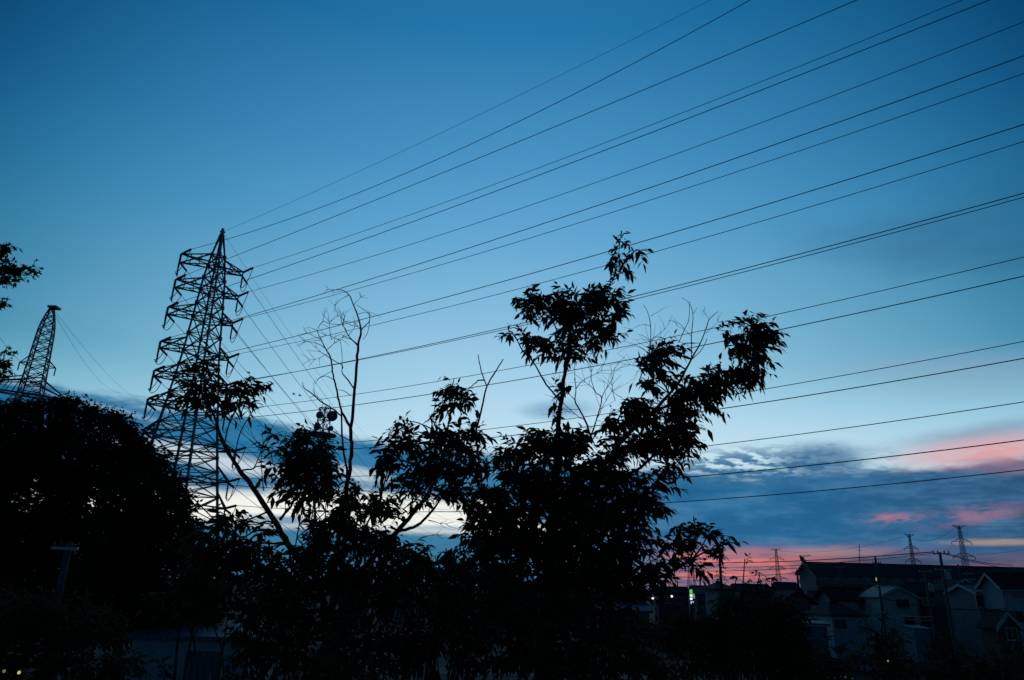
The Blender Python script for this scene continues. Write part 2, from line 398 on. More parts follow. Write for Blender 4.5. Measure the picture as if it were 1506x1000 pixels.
# conductors: attach point, then two sight points they pass through -> sagging curve in the vertical plane of the line
def span(o, d, pts, ext, n=60):
    sz = [on_plane(px, py, o, d) for px, py in pts]
    A = np.array([[s, s * s] for s, z in sz]); b = np.array([z - o[2] for s, z in sz])
    a, c = np.linalg.lstsq(A, b, rcond=None)[0] if len(pts) > 1 else (b[0] / sz[0][0], 0)
    if c < .00005:
        c = .0006; s = sz[-1][0]; a = (b[-1] - c * s * s) / s
    smax = max(s for s, z in sz) + ext
    return [o + d * s + np.array([0, 0, a * s + c * s * s]) for s in np.linspace(0, smax, n)]
ORD = ['topmost', 'second', 'third', 'fourth', 'fifth', 'sixth', 'seventh', 'eighth', 'ninth', 'tenth', 'eleventh', 'twelfth',
       'thirteenth', 'fourteenth', 'fifteenth', 'sixteenth', 'seventeenth', 'eighteenth', 'lowest']
peak = O + np.array([0, 0, topz])
WL = [(peak, [(700, 171), (1045, 0)], .022), (tipsL[0][0], [(760, 180), (1103, 0)], .04), (tipsL[1][0], [(800, 193), (1260, 0)], .04),
      (tipsR[0][0], [(900, 206), (1415, 0)], .034), (tipsL[2][0], [(900, 217), (1455, 0)], .042), (tipsR[1][0], [(602, 360), (1506, 32)], .036),
      (tipsL[3][0], [(704, 360), (1506, 82)], .042), (tipsR[2][0], [(747, 360), (1506, 108)], .036), (tipsL[4][0], [(800, 397), (1506, 183)], .042),
      (tipsR[3][0], [(800, 415), (1506, 208)], .036), (tipsL[5][0], [(736, 483), (1506, 284)], .04), (tipsR[4][0], [(736, 486), (1506, 290)], .04),
      (tipsR[5][0], [(800, 533), (1506, 378)], .038), (tipsL[6][0], [(800, 552), (1506, 406)], .042), (tipsR[6][0], [(800, 621), (1506, 502)], .038),
      (tipsL[7][0], [(870, 627), (1506, 527)], .042), (tipsR[7][0], [(1030, 657), (1506, 591)], .04), (tipsL[8][0], [(1006, 702), (1506, 647)], .042),
      (tipsR[8][0], [(985, 739), (1506, 691)], .042)]
for i, (o, pts, r) in enumerate(WL):
    w = MB(); w.tube(span(np.asarray(o), d1, pts, 40), r * .8, 5)
    lb = ('thin pale earth wire, topmost of the lines sweeping right from the pylon peak' if i == 0 else
          '%s overhead line, counted down from the sky top, of those sweeping right from the pylon' % ORD[i])
    obj('power_line', w, M['wire'], None, lb, 'power line', 'overhead lines sweeping up to the right', smooth=True, loc=o)
# second direction of the angle pylon: lines falling away towards the horizon
ST = [(peak, .022, 0)] + [(tipsR[k][1], .04, k + 1) for k in range(8)] + [(tipsL[k][1], .036, k + 1) for k in range(6)]
for i, (o, r, k) in enumerate(ST):
    L = 300.0; z1 = o[2] * .92 - 1 + (0 if i < 9 else .4)
    sag = 13.0
    pts = [o + d2 * L * t + np.array([0, 0, (z1 - o[2]) * t - 4 * sag * t * (1 - t)]) for t in np.linspace(0, 1, 50)]
    w = MB(); w.tube(pts, r * .8, 5)
    lb = ('faint earth wire dropping from the pylon peak away to the horizon' if i == 0 else
          'line falling to the horizon from the %s crossarm on the tall pylon\'s %s' % (['', 'top', 'second', 'third', 'fourth', 'fifth', 'sixth', 'seventh', 'eighth'][k], 'right' if i < 9 else 'left'))
    obj('power_line', w, M['wire'], None, lb, 'power line', 'lines dropping away behind the young tree', smooth=True, loc=o)

# far-left slender pylon
BY = 118.0; b0 = P(51, 556, BY); BX = b0[0]; bz = P(75, 453, BY)[2]
pyB = thing('transmission_pylon', 'slender lattice pylon with tiny crossarms poking up over the big dark tree', 'pylon', (BX, BY, 0))
legs = [MB() for _ in range(4)]; br = MB()
zB = [P(50, q, BY)[2] for q in (560, 520, 482, 466, 453)]
rB = lambda z: np.interp(z, [0] + zB, [5.2, 2.05, 1.75, 1.45, .95, .35])
zs = [0, 7, 13, 18, 22.5, 26] + list(np.linspace(26, bz, 18)[1:])
vb = math.atan2(BY, BX)
ptB = lattice(legs, br, BX, BY, 0, bz, rB, vb + R(32), zs, .22, .10)
for m in legs: obj('leg', m, M['steel'], pyB)
obj('bracing', br, M['steel'], pyB)
pr = np.array([math.sin(vb), -math.cos(vb), 0]); pv = np.array([math.cos(vb), math.sin(vb), 0])
OB = np.array([BX, BY, 0.])
m = MB(); m.box((BX - .4, BY - .8, bz - .1), (BX + 1.1, BY + .8, bz + .25)); obj('peak_cap', m, M['steel'], pyB)
for q, zz in enumerate([bz - 10.5, bz - 17, bz - 22, bz - 28]):
    for sd in (-1, 1):
        A = MB(); r = rB(zz); tip = OB + pr * sd * (r + .75) + [0, 0, zz]
        for k in range(4):
            A.beam(ptB(k, zz + 1.2), tip, .12) if (ptB(k, zz) - OB) @ pr * sd > 0 else None
            A.beam(ptB(k, zz), tip, .12) if (ptB(k, zz) - OB) @ pr * sd > 0 else None
        ao = obj('cross_arm', A, M['steel'], pyB)
        obj('insulator_string', insul(tip, tip + [0, 0, -1.4], 6, .14), M['porc'], ao)
zz = P(20, 560, BY)[2]; A = MB()
e = OB - pr * 11 + [0, 0, zz - 2.2]
for k in range(4): A.beam(ptB(k, zz + .5), e, .16); A.beam(ptB(k, zz - 2.5), e, .16)
for t in np.linspace(.1, .9, 7):
    for k in range(4):
        A.beam(ptB(k, zz + .5) * (1 - t) + e * t, ptB(k, zz - 2.5) * (1 - t - .08) + e * (t + .08), .08)
ao = obj('cross_arm', A, M['steel'], pyB)
A = MB(); e2_ = OB + pr * 5.5 + [0, 0, zz - 2.4]
for k in range(4): A.beam(ptB(k, zz + .3), e2_, .14); A.beam(ptB(k, zz - 2.5), e2_, .14)
obj('cross_arm', A, M['steel'], pyB)
for i, (ps, pe, Y0, Y1, sg, lb) in enumerate([
        ((80, 457), (226, 600), BY, 330, 3, 'upper of two faint wires dropping right from the slender pylon top'),
        ((80, 461), (176, 578), BY, 300, 3, 'lower of two faint wires dropping right from the slender pylon top'),
        ((-60, 395), (39, 540), 70, BY, 1, 'upper line entering the slender pylon from the left picture edge'),
        ((-60, 440), (32, 556), 70, BY, 1, 'middle line entering the slender pylon from the left picture edge'),
        ((-60, 500), (10, 566), 70, BY, 1, 'lower line entering the slender pylon from the left picture edge')]):
    a, b = P(*ps, Y0), P(*pe, Y1); w = MB(); w.tube([a + (b - a) * t - np.array([0, 0, sg * 4 * t * (1 - t)]) for t in np.linspace(0, 1, 24)], .03, 4)
    obj('power_line', w, M['wire'], None, lb, 'power line', 'lines of the slender pylon', loc=a)

# distant three-tier pylons
def far_pylon(px, pyt, Y, label, wide=1.0, H=None):
    t = P(px, pyt, Y); x, z = t[0], t[2]
    o = thing('transmission_pylon', label, 'pylon', (x, Y, 0), 'distant pylons on the horizon')
    legs = [MB() for _ in range(4)]; br = MB(); rf = lambda q: np.interp(q, [0, z * .45, z * .93, z], [6.2 * wide, 2.9 * wide, 1.3 * wide, 1.0 * wide])
    zs = list(np.linspace(0, z * .45, 6)) + list(np.linspace(z * .45, z, 11)[1:])
    lattice(legs, br, x, Y, 0, z, rf, R(45), zs, .34, .16)
    for m in legs: obj('leg', m, M['steel'], o)
    obj('bracing', br, M['steel'], o)
    for f, hl in ((1.0, 6.0), (.80, 8.6), (.62, 9.6), (.42, 11.0)):
        A = MB(); zz = z * f; hl *= wide
        for sd in (-1, 1):
            tip = np.array([x + sd * hl, Y, zz + (.0 if f == 1 else -.3)])
            r = rf(zz)
            for yy in (-r, r):
                A.beam((x + sd * r * .7, Y + yy * .7, zz), tip, .3); A.beam((x + sd * r * .7, Y + yy * .7, zz + (2.6 if f < 1 else -2.4)), tip, .3)
            A.beam((x + sd * hl * .5, Y, zz), (x + sd * hl * .5, Y, zz + (1.3 if f < 1 else -1.2)), .22)
            if f < 1: A.tube([tip, tip - [0, 0, 2.4]], .28, 5)
        ao = obj('cross_arm', A, M['steel'], o)
    return np.array([x, Y, z])
D = [far_pylon(1141, 807, 900, 'small distant pylon standing against the pink glow left of the long roof', 1.0),
     far_pylon(1337, 786, 720, 'narrower distant pylon over the middle of the long roof', .8),
     far_pylon(1410, 773, 640, 'taller distant pylon behind the right part of the long roof', 1.0),
     far_pylon(1013, 781, 700, 'distant pylon half hidden behind the low leafy branch', .95)]
# lines between the distant pylons
k = 0
for (a, b, f, off) in [(0, 1, 1.0, -5), (0, 1, .8, -7.5), (1, 2, 1.0, -4), (1, 2, .8, -6), (3, 0, .8, -7), (3, 0, .63, 7), (3, 0, .46, 8)]:
    p, q = D[a] * [1, 1, f] + [off, 0, -2], D[b] * [1, 1, f] + [off, 0, -2]
    w = MB(); w.tube([p + (q - p) * t - np.array([0, 0, 4 * 7 * t * (1 - t)]) for t in np.linspace(0, 1, 24)], .11, 4)
    obj('power_line', w, M['wire'], None, ['faint line to the pylon over the long roof, from its glow-lit neighbour, uppermost', 'faint line to the pylon over the long roof, from its glow-lit neighbour, lower one',
        'upper short line between the two pylons over the long roof', 'lower short line between the two pylons over the long roof', 'upper line across the pink glow between two distant pylons',
        'middle line across the pink glow between two distant pylons', 'lowest line across the pink glow between two distant pylons'][k], 'power line', 'lines between distant pylons', loc=p); k += 1
for i, (yl, yr) in enumerate([(771, 768), (776, 775), (790, 789)]):
    p, q = D[2] * [1, 1, 1 - .18 * i] + [5, 0, 0], P(1560, yr + 4 * i, 560)
    w = MB(); w.tube([p + (q - p) * t - np.array([0, 0, 8 * t * (1 - t)]) for t in np.linspace(0, 1, 16)], .1, 4)
    obj('power_line', w, M['wire'], None, '%s faint line leaving the taller distant pylon for the right edge' % ['top', 'middle', 'bottom'][i], 'power line', 'lines between distant pylons', loc=p)

# microwave relay mast with dishes
MY = 150.0; mt = P(479, 600, MY); mx_, mz = mt[0] - .1, mt[2]
ms = thing('relay_mast', 'lattice relay mast with round dishes peeping over the young tree', 'radio mast', (mx_, MY, 0))
legs = [MB() for _ in range(4)]; br = MB()
lattice(legs, br, mx_, MY, 0, mz, lambda z: np.interp(z, [0, mz], [3.6, 1.15]), R(20), list(np.linspace(0, mz, 17)), .22, .12)
for m in legs: obj('leg', m, M['steel'], ms)
obj('bracing', br, M['steel'], ms)
m = MB(); zc = P(478, 641, MY)[2]; a = np.linspace(0, 2 * math.pi, 17)[:-1]
m.poly([(mx_ + 3.0 * math.cos(t), MY + 3.0 * math.sin(t), zc) for t in a], (0, 0, .3))
for t in a[::2]: m.beam((mx_ + 2.9 * math.cos(t), MY + 2.9 * math.sin(t), zc), (mx_ + 2.9 * math.cos(t), MY + 2.9 * math.sin(t), zc + 1.2), .09)
obj('platform', m, M['steel'], ms)
for (px, py, r, yaw) in [(470.5, 610.5, 5.2, -15), (488.5, 612, 7.6, 20), (466, 627.5, 6, -50), (486, 630, 3.6, 50)]:
    c = P(px, py, MY - 2.2); rr = r * mpp(px, py, MY); dr = np.array([math.sin(R(yaw)), -math.cos(R(yaw)), 0]); sd = np.array([dr[1], -dr[0], 0]); m = MB()
    ring = lambda q, d: [c + dr * d + (sd * math.cos(t) + np.array([0, 0, 1]) * math.sin(t)) * q for t in np.linspace(0, 2 * math.pi, 25)[:-1]]
    rings = [ring(rr * .25, -.75), ring(rr * .7, -.5), ring(rr, -.1), ring(rr, .3), ring(rr * .6, .42), ring(.05, .46)]
    v = np.vstack(rings); m.add(v, [(i * 24 + k, i * 24 + (k + 1) % 24, (i + 1) * 24 + (k + 1) % 24, (i + 1) * 24 + k) for i in range(5) for k in range(24)])
    m.beam(c - dr * .7, np.array([mx_, MY, c[2]]), .16)
    obj('dish', m, M['dish'], ms)
m = MB()
for q in (-.7, .2, .8): m.tube([(mx_ + q, MY, mz - .5), (mx_ + q, MY, mz + .9)], .05, 5)
obj('whip_aerial', m, M['steel'], ms)
# ------------------------------------------------------------------ vegetation
UP = np.array([0, 0, 1.])
def nrm(v): return v / (np.linalg.norm(v, axis=-1, keepdims=True) + 1e-9)
class Leaves:
    def __init__(s): s.b = []; s.d = []; s.n = []; s.l = []; s.w = []; s.dr = []
    def add(s, b, d, n, l, w, dr): s.b.append(b); s.d.append(d); s.n.append(n); s.l.append(l); s.w.append(w); s.dr.append(dr)
    def build(s, name, m, parent, palm=False, label=None, kind=None):
        b, d, n = (np.vstack(q) for q in (s.b, s.d, s.n)); l, w, dr = (np.concatenate(q) for q in (s.l, s.w, s.dr))
        x = nrm(np.cross(d, n)); n = nrm(np.cross(x, d))
        if palm:
            sh = [(0, .0)]
            for a, r in zip(np.linspace(-150, 150, 11), (.42, .22, .72, .30, .92, .34, .92, .30, .72, .22, .42)): sh.append((.38 + r * .62 * math.cos(R(a)), r * .75 * math.sin(R(a))))
            T = np.array([q[0] for q in sh]); Hh = np.array([q[1] for q in sh]); faces = [[0] + list(range(1, 12))]
        else:
            T = np.array([0, .16, .16, .42, .42, .74, .74, 1.]); Hh = np.array([0, -.28, .28, -.5, .5, -.27, .27, 0])
            faces = [[0, 1, 2], [1, 3, 4, 2], [3, 5, 6, 4], [5, 7, 6]]
        N, K = len(b), len(T)
        v = b[:, None] + d[:, None] * (l[:, None] * T)[:, :, None] + x[:, None] * (w[:, None] * Hh)[:, :, None] \
            - UP * (dr[:, None] * l[:, None] * T ** 2)[:, :, None] + n[:, None] * (np.abs(Hh) * w[:, None] * .5)[:, :, None]
        v = (v - OFF[parent.name]).reshape(-1, 3)
        fl = np.concatenate([np.array(f) for f in faces]); nl = len(fl); nf = len(faces)
        li = (fl[None] + (np.arange(N) * K)[:, None]).reshape(-1)
        st = np.cumsum([0] + [len(f) for f in faces[:-1]]); ls = (st[None] + (np.arange(N) * nl)[:, None]).reshape(-1)
        me = bpy.data.meshes.new(name); me.vertices.add(N * K); me.vertices.foreach_set('co', v.ravel())
        me.loops.add(N * nl); me.loops.foreach_set('vertex_index', li.astype(np.int32))
        me.polygons.add(N * nf); me.polygons.foreach_set('loop_start', ls.astype(np.int32))
        me.update(calc_edges=True); me.validate(); me.materials.append(m)
        o = bpy.data.objects.new(name, me); C.objects.link(o); o.parent = parent; OFF[o.name] = OFF[parent.name]
        if label: o['label'] = label
        if kind: o['kind'] = kind
        return o
def sprays(L, stems, o, D, ln, nl, ll, droop=.14, palm=False, stem_r=.0016, wid=.36, hang=.30):
    """o, D: spray bases and directions (N,3); each spray is a drooping shoot with alternate leaves"""
    N = len(o)
    for i in range(nl + 1):
        t = (i + .6) / (nl + .6) if i < nl else 1.0
        p = o + D * (ln * t)[:, None] - UP * (droop * ln * t * t)[:, None]
        tg = nrm(D - UP * (2 * droop * t))
        sd = nrm(np.cross(tg, UP + rng.normal(0, .35, (N, 3)))) * (1 if i % 2 else -1)
        if i == nl: sd = sd * .1
        d = nrm(tg * .6 + sd * .75 - UP * (hang * rng.uniform(.5, 1.5, N))[:, None] + rng.normal(0, .22, (N, 3)))
        n = nrm(UP * .8 + sd * .2 + rng.normal(0, .45, (N, 3)))
        l = ll * rng.uniform(.6, 1.2, N) * (.75 + .25 * math.sin(math.pi * min(1, t + .25)))
        L.add(p, d, n, l, l * wid * rng.uniform(.8, 1.2, N), rng.uniform(.05, .3, N))
    if stems is not None:
        for k in range(N):
            stems.tube([o[k] + D[k] * ln[k] * t - UP * droop * ln[k] * t * t for t in (0, .35, .7, 1)], [stem_r * 1.6, stem_r * 1.3, stem_r, stem_r * .6], 3, False)
def blobfill(L, stems, blobs, Y, ll, spl, nl=7, dens=2.2, bias=(0, 0, 0), jit=.45, surf=.35, **kw):
    cen = []
    for bl in blobs:
        px, py, rx, ry = bl[:4]; df = bl[4] if len(bl) > 4 else 1.0
        y = Y + rng.uniform(-jit, jit); c = P(px, py, y); m = mpp(px, py, y); cen.append((px, py, c))
        lpx = ll / m; n = max(1, int(round(2.3 * dens * df * math.pi * rx * ry / (lpx * lpx * .36 * .62 * .6) / (nl + 1))))
        u = nrm(rng.normal(0, 1, (n, 3))); rad = np.where(rng.random(n) < surf, rng.uniform(.7, .95, n), rng.random(n) ** (1 / 2.2) * .9)[:, None]
        rr = np.array([rx * m, (rx + ry) * .5 * m, ry * m])
        off = u * rad * rr; sl = spl * rng.uniform(.7, 1.2, n)
        D = nrm(u * 1.0 + np.array(bias) + UP * .25 + rng.normal(0, .35, (n, 3)))
        sprays(L, stems, c + off - D * (sl * .55)[:, None], D, sl, nl, ll, **kw)
    return cen
def limb(mb, pts, Y, wob=.0, n=6):
    """px polyline with half widths -> smooth tapered tube standing at depth Y (or Y per point)"""
    p3 = []; rr = []
    for q in pts:
        y = q[3] if len(q) > 3 else Y; p3.append(P(q[0], q[1], y)); rr.append(.85 * q[2] * mpp(q[0], q[1], y))
    p3 = np.array(p3); k = len(p3); t = np.linspace(0, k - 1, (k - 1) * 4 + 1)
    out = []
    for s in t:                      # Catmull-Rom
        i = min(int(s), k - 2); f = s - i; a, b, c, d = p3[max(i - 1, 0)], p3[i], p3[i + 1], p3[min(i + 2, k - 1)]
        out.append(.5 * (2 * b + (c - a) * f + (2 * a - 5 * b + 4 * c - d) * f * f + (3 * b - a - 3 * c + d) * f ** 3))
    out = np.array(out); r = np.interp(t, range(k), rr)
    out[1:-1] += rng.normal(0, 1, out[1:-1].shape) * (r[1:-1, None] * .18)
    mb.tube(out, r * (1 + rng.normal(0, .05, len(r))), n)
    return out, r
def connect(mb, nodes, cen, r0=.011, r1=.004):
    nodes = np.array(nodes)
    for px, py, c in cen:
        dv = c - nodes; dist = np.linalg.norm(dv, axis=1) + np.where(dv[:, 2] < 0, .6 * -dv[:, 2], 0)
        a = nodes[np.argmin(dist)]; d = c - a; L = np.linalg.norm(d)
        if L < .05: continue
        k = UP * L * rng.uniform(-.05, .18) + rng.normal(0, .05, 3) * L
        pts = [a + d * t + k * 4 * t * (1 - t) * .5 + (rng.normal(0, .02, 3) * L if 0 < t < 1 else 0) for t in np.linspace(0, 1, 7)]
        mb.tube(pts, np.linspace(r0 * min(1.3, .6 + L * .5), r1, 7), 5)
def twig(mb, px, py, ang, ln, r, Y, depth, dy=0.0, spread=34, curve=8, up=.25):
    """bare forked twig grown in small crooked steps"""
    m = mpp(px, py, Y); pts = [P(px, py, Y + dy)]; st = max(3, int(ln / 7)); a = ang; x, y = px, py; kids = []
    for i in range(st):
        a += random.gauss(0, curve) + (90 - a) * .02 * up
        x += math.cos(R(a)) * ln / st; y -= math.sin(R(a)) * ln / st; dy += random.gauss(0, .25) * ln / st * m
        pts.append(P(x, y, Y + dy))
        if depth and i > 0 and random.random() < .55: kids.append((x, y, a, dy))
    mb.tube(pts, np.linspace(r * m, r * m * .45, len(pts)), 4, False)
    if depth:
        kids.append((x, y, a, dy))
        for (kx, ky, ka, kd) in kids:
            for sg in ((-1, 1) if random.random() < .5 else (random.choice((-1, 1)),)):
                twig(mb, kx, ky, ka + sg * random.uniform(spread * .6, spread * 1.5), ln * random.uniform(.4, .75), r * .62, Y, depth - 1, kd, spread, curve, up)

def base_of(px, py, Y): p = P(px, py, Y); return np.array([p[0], p[1], float(gh(p[0], p[1]))])
def ground_px(px, Y):          # px row where ground meets depth Y
    x = (px - PX) / F * Y
    z = float(gh(x, Y)) - CAMZ - .1; tn = z / Y; a = math.atan(tn) - PITCH
    return PY - math.tan(a) * F

# --- young tree on the left: curved stem, several crowns
Y1 = 6.0
t1 = thing('tree', 'young leafy tree with curved leaning stem and leaf clumps in front of the pylon', 'tree', base_of(482, 1000, Y1))
tr = MB(); nodes = []
for pl in [
    [(486, ground_px(486, Y1), 9), (483, 1000, 8), (479, 920, 7), (472, 862, 6.3), (450, 832, 6), (433, 814, 5.8), (414, 783, 5.2), (395, 752, 4.6), (364, 706, 4), (345, 680, 3.4), (330, 655, 3), (318, 620, 2.4), (306, 590, 1.8), (300, 556, 1.0)],
    [(412, 765, 2.6), (422, 752, 2.2), (430, 741, 1.8), (441, 712, 1.3), (452, 680, .9)],
    [(480, 912, 6), (500, 872, 5.6), (532, 839, 5.2), (556, 812, 4.8), (584, 782, 4.4), (605, 757, 3.6), (625, 733, 2.8), (642, 700, 2.2), (655, 650, 1.6), (666, 585, .9)],
    [(586, 781, 3.2), (608, 775, 3), (628, 760, 2.4), (652, 728, 1.8), (684, 672, 1.2)],
    [(590, 776, 1.6), (602, 760, 1.3), (618, 742, 1.0)],
    [(330, 655, 1.6), (338, 620, 1.2), (352, 596, 1.0), (366, 580, .7)],
    [(345, 680, 1.3), (352, 640, 1.0), (372, 605, .8), (388, 598, .5)],
    [(479, 900, 3), (474, 850, 2.6), (468, 800, 2.2), (462, 740, 1.8), (455, 690, 1.2)],
    [(520, 850, 3), (530, 800, 2.2), (545, 760, 1.5), (560, 735, 1)],
    [(696, 650, 1.9), (708, 602, 1.6), (716, 568, 1.35), (728, 548, 1.15), (740, 528, .8)],
    [(716, 568, 1.1), (708, 546, .95), (703, 521, .6)],
    [(655, 660, 1.3), (680, 640, 1.2), (697, 648, 1)]]:
    o3, _ = limb(tr, pl, Y1); nodes += list(o3[::2])
for a in [(402, 700, 60, 46, 1.0), (388, 722, 95, 70, .9), (425, 742, 35, 30, .8), (372, 690, 50, 55, .9), (630, 765, -20, 26, .7), (620, 790, 5, 22, .6)]:
    twig(tr, *a, Y1, 1)
L1 = Leaves(); blobs = [
    (292, 560, 24, 26, .7), (306, 540, 14, 14, .6), (276, 584, 16, 11, .8), (314, 584, 13, 13, .8), (298, 588, 18, 11, .8), (288, 532, 7, 10, .5), (308, 526, 7, 8, .5),
    (352, 573, 24, 13), (370, 567, 17, 12), (348, 592, 17, 12, .9), (366, 590, 14, 12, .8), (340, 580, 12, 10, .7),
    (455, 664, 34, 30), (440, 645, 20, 20), (425, 690, 26, 26), (468, 700, 30, 32), (488, 680, 16, 32, .9), (445, 722, 30, 22), (402, 640, 12, 9, .7), (398, 662, 12, 9, .7), (396, 688, 14, 10, .6), (447, 634, 10, 10, .8),
    (412, 706, 12, 12, .6), (335, 762, 24, 15, .9), (318, 775, 16, 16, .7), (352, 772, 18, 12, .8), (385, 780, 16, 11, .7), (330, 800, 40, 22), (380, 806, 16, 12, .6),
    (480, 772, 30, 22), (462, 800, 30, 26), (512, 765, 24, 30), (546, 745, 26, 20), (560, 735, 20, 18), (578, 752, 12, 18, .8), (530, 800, 44, 32), (490, 830, 44, 24), (520, 720, 16, 16, .7), (560, 790, 24, 30), (440, 830, 18, 20, .7), (505, 740, 20, 18, .9),
    (574, 668, 22, 24), (562, 688, 14, 9), (606, 652, 32, 24), (640, 680, 38, 36), (668, 648, 34, 26), (700, 636, 20, 17), (688, 682, 26, 30, .9), (604, 712, 28, 22, .9), (645, 722, 30, 20, .8), (582, 630, 9, 9, .6), (586, 616, 6, 5, .5), (618, 735, 16, 16, .7), (640, 640, 24, 16), (672, 716, 22, 20, .7),
    (672, 580, 20, 14), (660, 592, 18, 11), (684, 590, 14, 10), (646, 604, 10, 9, .6), (668, 556, 7, 9, .6), (658, 572, 12, 10, .8), (690, 570, 9, 6, .5), (636, 618, 7, 7, .6)]
blobs += [(330, 822, 44, 22), (390, 838, 30, 20), (432, 852, 26, 22), (302, 792, 18, 16), (360, 815, 30, 18), (500, 855, 40, 24), (545, 840, 40, 22), (410, 815, 14, 14, .8), (590, 812, 22, 16), (620, 822, 24, 14)]
cen = blobfill(L1, tr, blobs, Y1, .112, .2, 7, 1.8)
connect(tr, nodes, cen, .010, .003)
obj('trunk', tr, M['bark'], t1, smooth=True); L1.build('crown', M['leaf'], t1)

# --- bare dead sapling between the leaf clumps
Y2 = 6.35
t2 = thing('tree', 'bare dead sapling with crooked leafless twigs beside the dishes of the relay mast', 'tree', base_of(492, 1000, Y2))
tr = MB()
for pl in [[(494, ground_px(494, Y2), 5), (490, 900, 4.6), (496, 800, 4.4), (505, 742, 4.2), (513, 700, 3.6), (517, 660, 3.3), (516.7, 629, 3.2), (521.4, 572, 2.7), (525.3, 530, 2.3), (526.6, 509, 2.1), (531, 486, 1.7), (525.3, 462, 1.3), (520, 449, 1.1), (513.6, 434, .9), (503, 426, .6)],
           [(531, 486, 1.1), (538, 478, .9), (543.5, 472, .8), (542, 461, .6), (532, 453, .5), (524, 448, .4)],
           [(543.5, 472, .6), (541, 488, .5), (534, 500, .4)],
           [(516.5, 630, 2.2), (503, 606, 1.9), (498, 588, 1.7), (494, 569, 1.6), (489, 546, 1.4), (486.5, 527, 1.3), (478.5, 512, 1.0), (472, 499, .8), (467, 486, .6), (474.6, 473, .5), (484, 476, .5), (495, 477, .6), (504, 478, .5)],
           [(521, 572, 1.4), (512, 559, 1.2), (503, 548, 1.0), (504, 538, .8), (494, 532, .7), (486.5, 527, .6)],
           [(503, 548, .6), (503, 520, .5), (500, 500, .4)],
           [(526.6, 509, 1.2), (519, 501, 1.1), (512, 493, .9), (508, 484, .8), (504, 478, .7), (500, 464, .5), (496, 466, .4)],
           [(526, 506, .8), (518, 500, .7), (510, 496, .5), (500, 492, .4), (490, 498, .4)],
           [(501, 611, 1.4), (488, 600, 1.3), (474, 592, 1.2), (459, 579, 1.1), (447, 570, .8), (445, 562, .5)],
           [(515, 648, 1.0), (500, 640, .9), (486, 632, .7)], [(502, 605, 1.5), (503, 640, 1.6), (506, 668, 1.8), (510, 690, 2.0), (509, 715, 2.2)],
           [(493, 560, .7), (480, 553, .6), (470, 556, .5), (463, 565, .4)], [(516, 582, .7), (506, 575, .6), (497, 573, .4)], [(488, 546, .5), (474, 553, .4), (466, 558, .3)]]:
    limb(tr, pl, Y2, n=5)
for a in [(486, 527, 150, 26, .6), (478, 512, 160, 30, .6), (472, 499, 170, 22, .5), (480, 515, 60, 30, .6), (488, 500, 100, 26, .6), (467, 486, 150, 14, .5), (475, 474, 100, 14, .5), (504, 478, 60, 20, .5), (508, 486, 110, 22, .5),
          (512, 494, 70, 22, .5), (520, 449, 40, 16, .5), (513, 434, 190, 24, .5), (503, 426, 200, 20, .5), (505, 428, 170, 14, .4), (531, 486, 130, 24, .5), (526, 462, 20, 22, .5), (543, 472, 70, 10, .4), (496, 466, 110, 18, .4),
          (474, 500, 200, 26, .5), (484, 520, 190, 30, .5), (463, 580, 100, 16, .5), (475, 592, 120, 16, .5), (500, 500, 170, 22, .5), (526, 480, 160, 26, .5)]:
    twig(tr, *a, Y2, 1, curve=12, up=.0)
obj('trunk', tr, M['bark'], t2, smooth=True)

# --- main tree: tall centre shoot, broad right limb, low right branch
Y3 = 6.2
t3 = thing('tree', 'largest leafy tree, broad dark crown with a tall shoot and a drooping right limb', 'tree', base_of(800, 1000, Y3))
tr = MB(); nodes = []
for pl in [
    [(798, ground_px(798, Y3), 15), (800, 1000, 13), (805, 900, 11), (810, 800, 9), (815, 720, 6.6), (818, 680, 5.4), (821, 625, 4.4), (827, 572, 3.8), (834, 530, 3.2), (838, 490, 2.4), (843, 452, 1.4)],
    [(838, 500, 1.8), (855, 470, 1.6), (876, 445, 1.4), (892, 424, 1.2), (903, 408, 1.0), (908, 385, .8), (912, 356, .6), (914, 340, .4)],
    [(905, 395, .7), (920, 380, .6), (936, 368, .5)],
    [(824, 590, 1.8), (812, 576, 1.5), (800, 560, 1.4), (784, 532, 1.3), (768, 515, 1.2), (761, 500, .8)],
    [(832, 520, 1.5), (820, 490, 1.3), (812, 470, 1.1), (796, 456, .8), (782, 445, .6)],
    [(812, 800, 6.5), (850, 758, 5.5), (890, 718, 4.4), (920, 700, 3.4), (942, 688, 2.8), (966, 664, 2), (985, 640, 1.4)],
    [(838, 772, 5), (870, 715, 4.5), (905, 660, 4), (938, 625, 3.4), (968, 597, 2.9), (999, 561, 2.2), (1017, 528, 1.5), (1030, 505, 1.0)],
    [(962, 603, 2.6), (1010, 588, 2.3), (1050, 570, 2), (1078, 548, 1.7), (1096, 520, 1.3), (1108, 485, .9), (1100, 462, .5)],
    [(806, 905, 6), (860, 890, 5), (920, 868, 4.2), (974, 847, 3.2), (1000, 834, 2.5), (1020, 820, 1.9), (1032, 804, 1.3), (1040, 788, .9)],
    [(1012, 826, 1.5), (1022, 806, 1.2), (1026, 790, .8)], [(1010, 828, 1.8), (1036, 812, 1.5), (1056, 806, 1.2), (1072, 796, .7)],
    [(900, 800, 2), (936, 772, 1.6), (950, 756, 1.1), (957, 742, .8)], [(860, 850, 3), (910, 815, 2.2), (930, 795, 1.5), (946, 770, 1)],
    [(812, 770, 4), (780, 735, 3), (756, 700, 2.2), (736, 676, 1.4)], [(808, 830, 4), (770, 800, 3), (735, 770, 2.2), (704, 748, 1.4)]]:
    o3, _ = limb(tr, pl, Y3); nodes += list(o3[::2])
dead = MB()
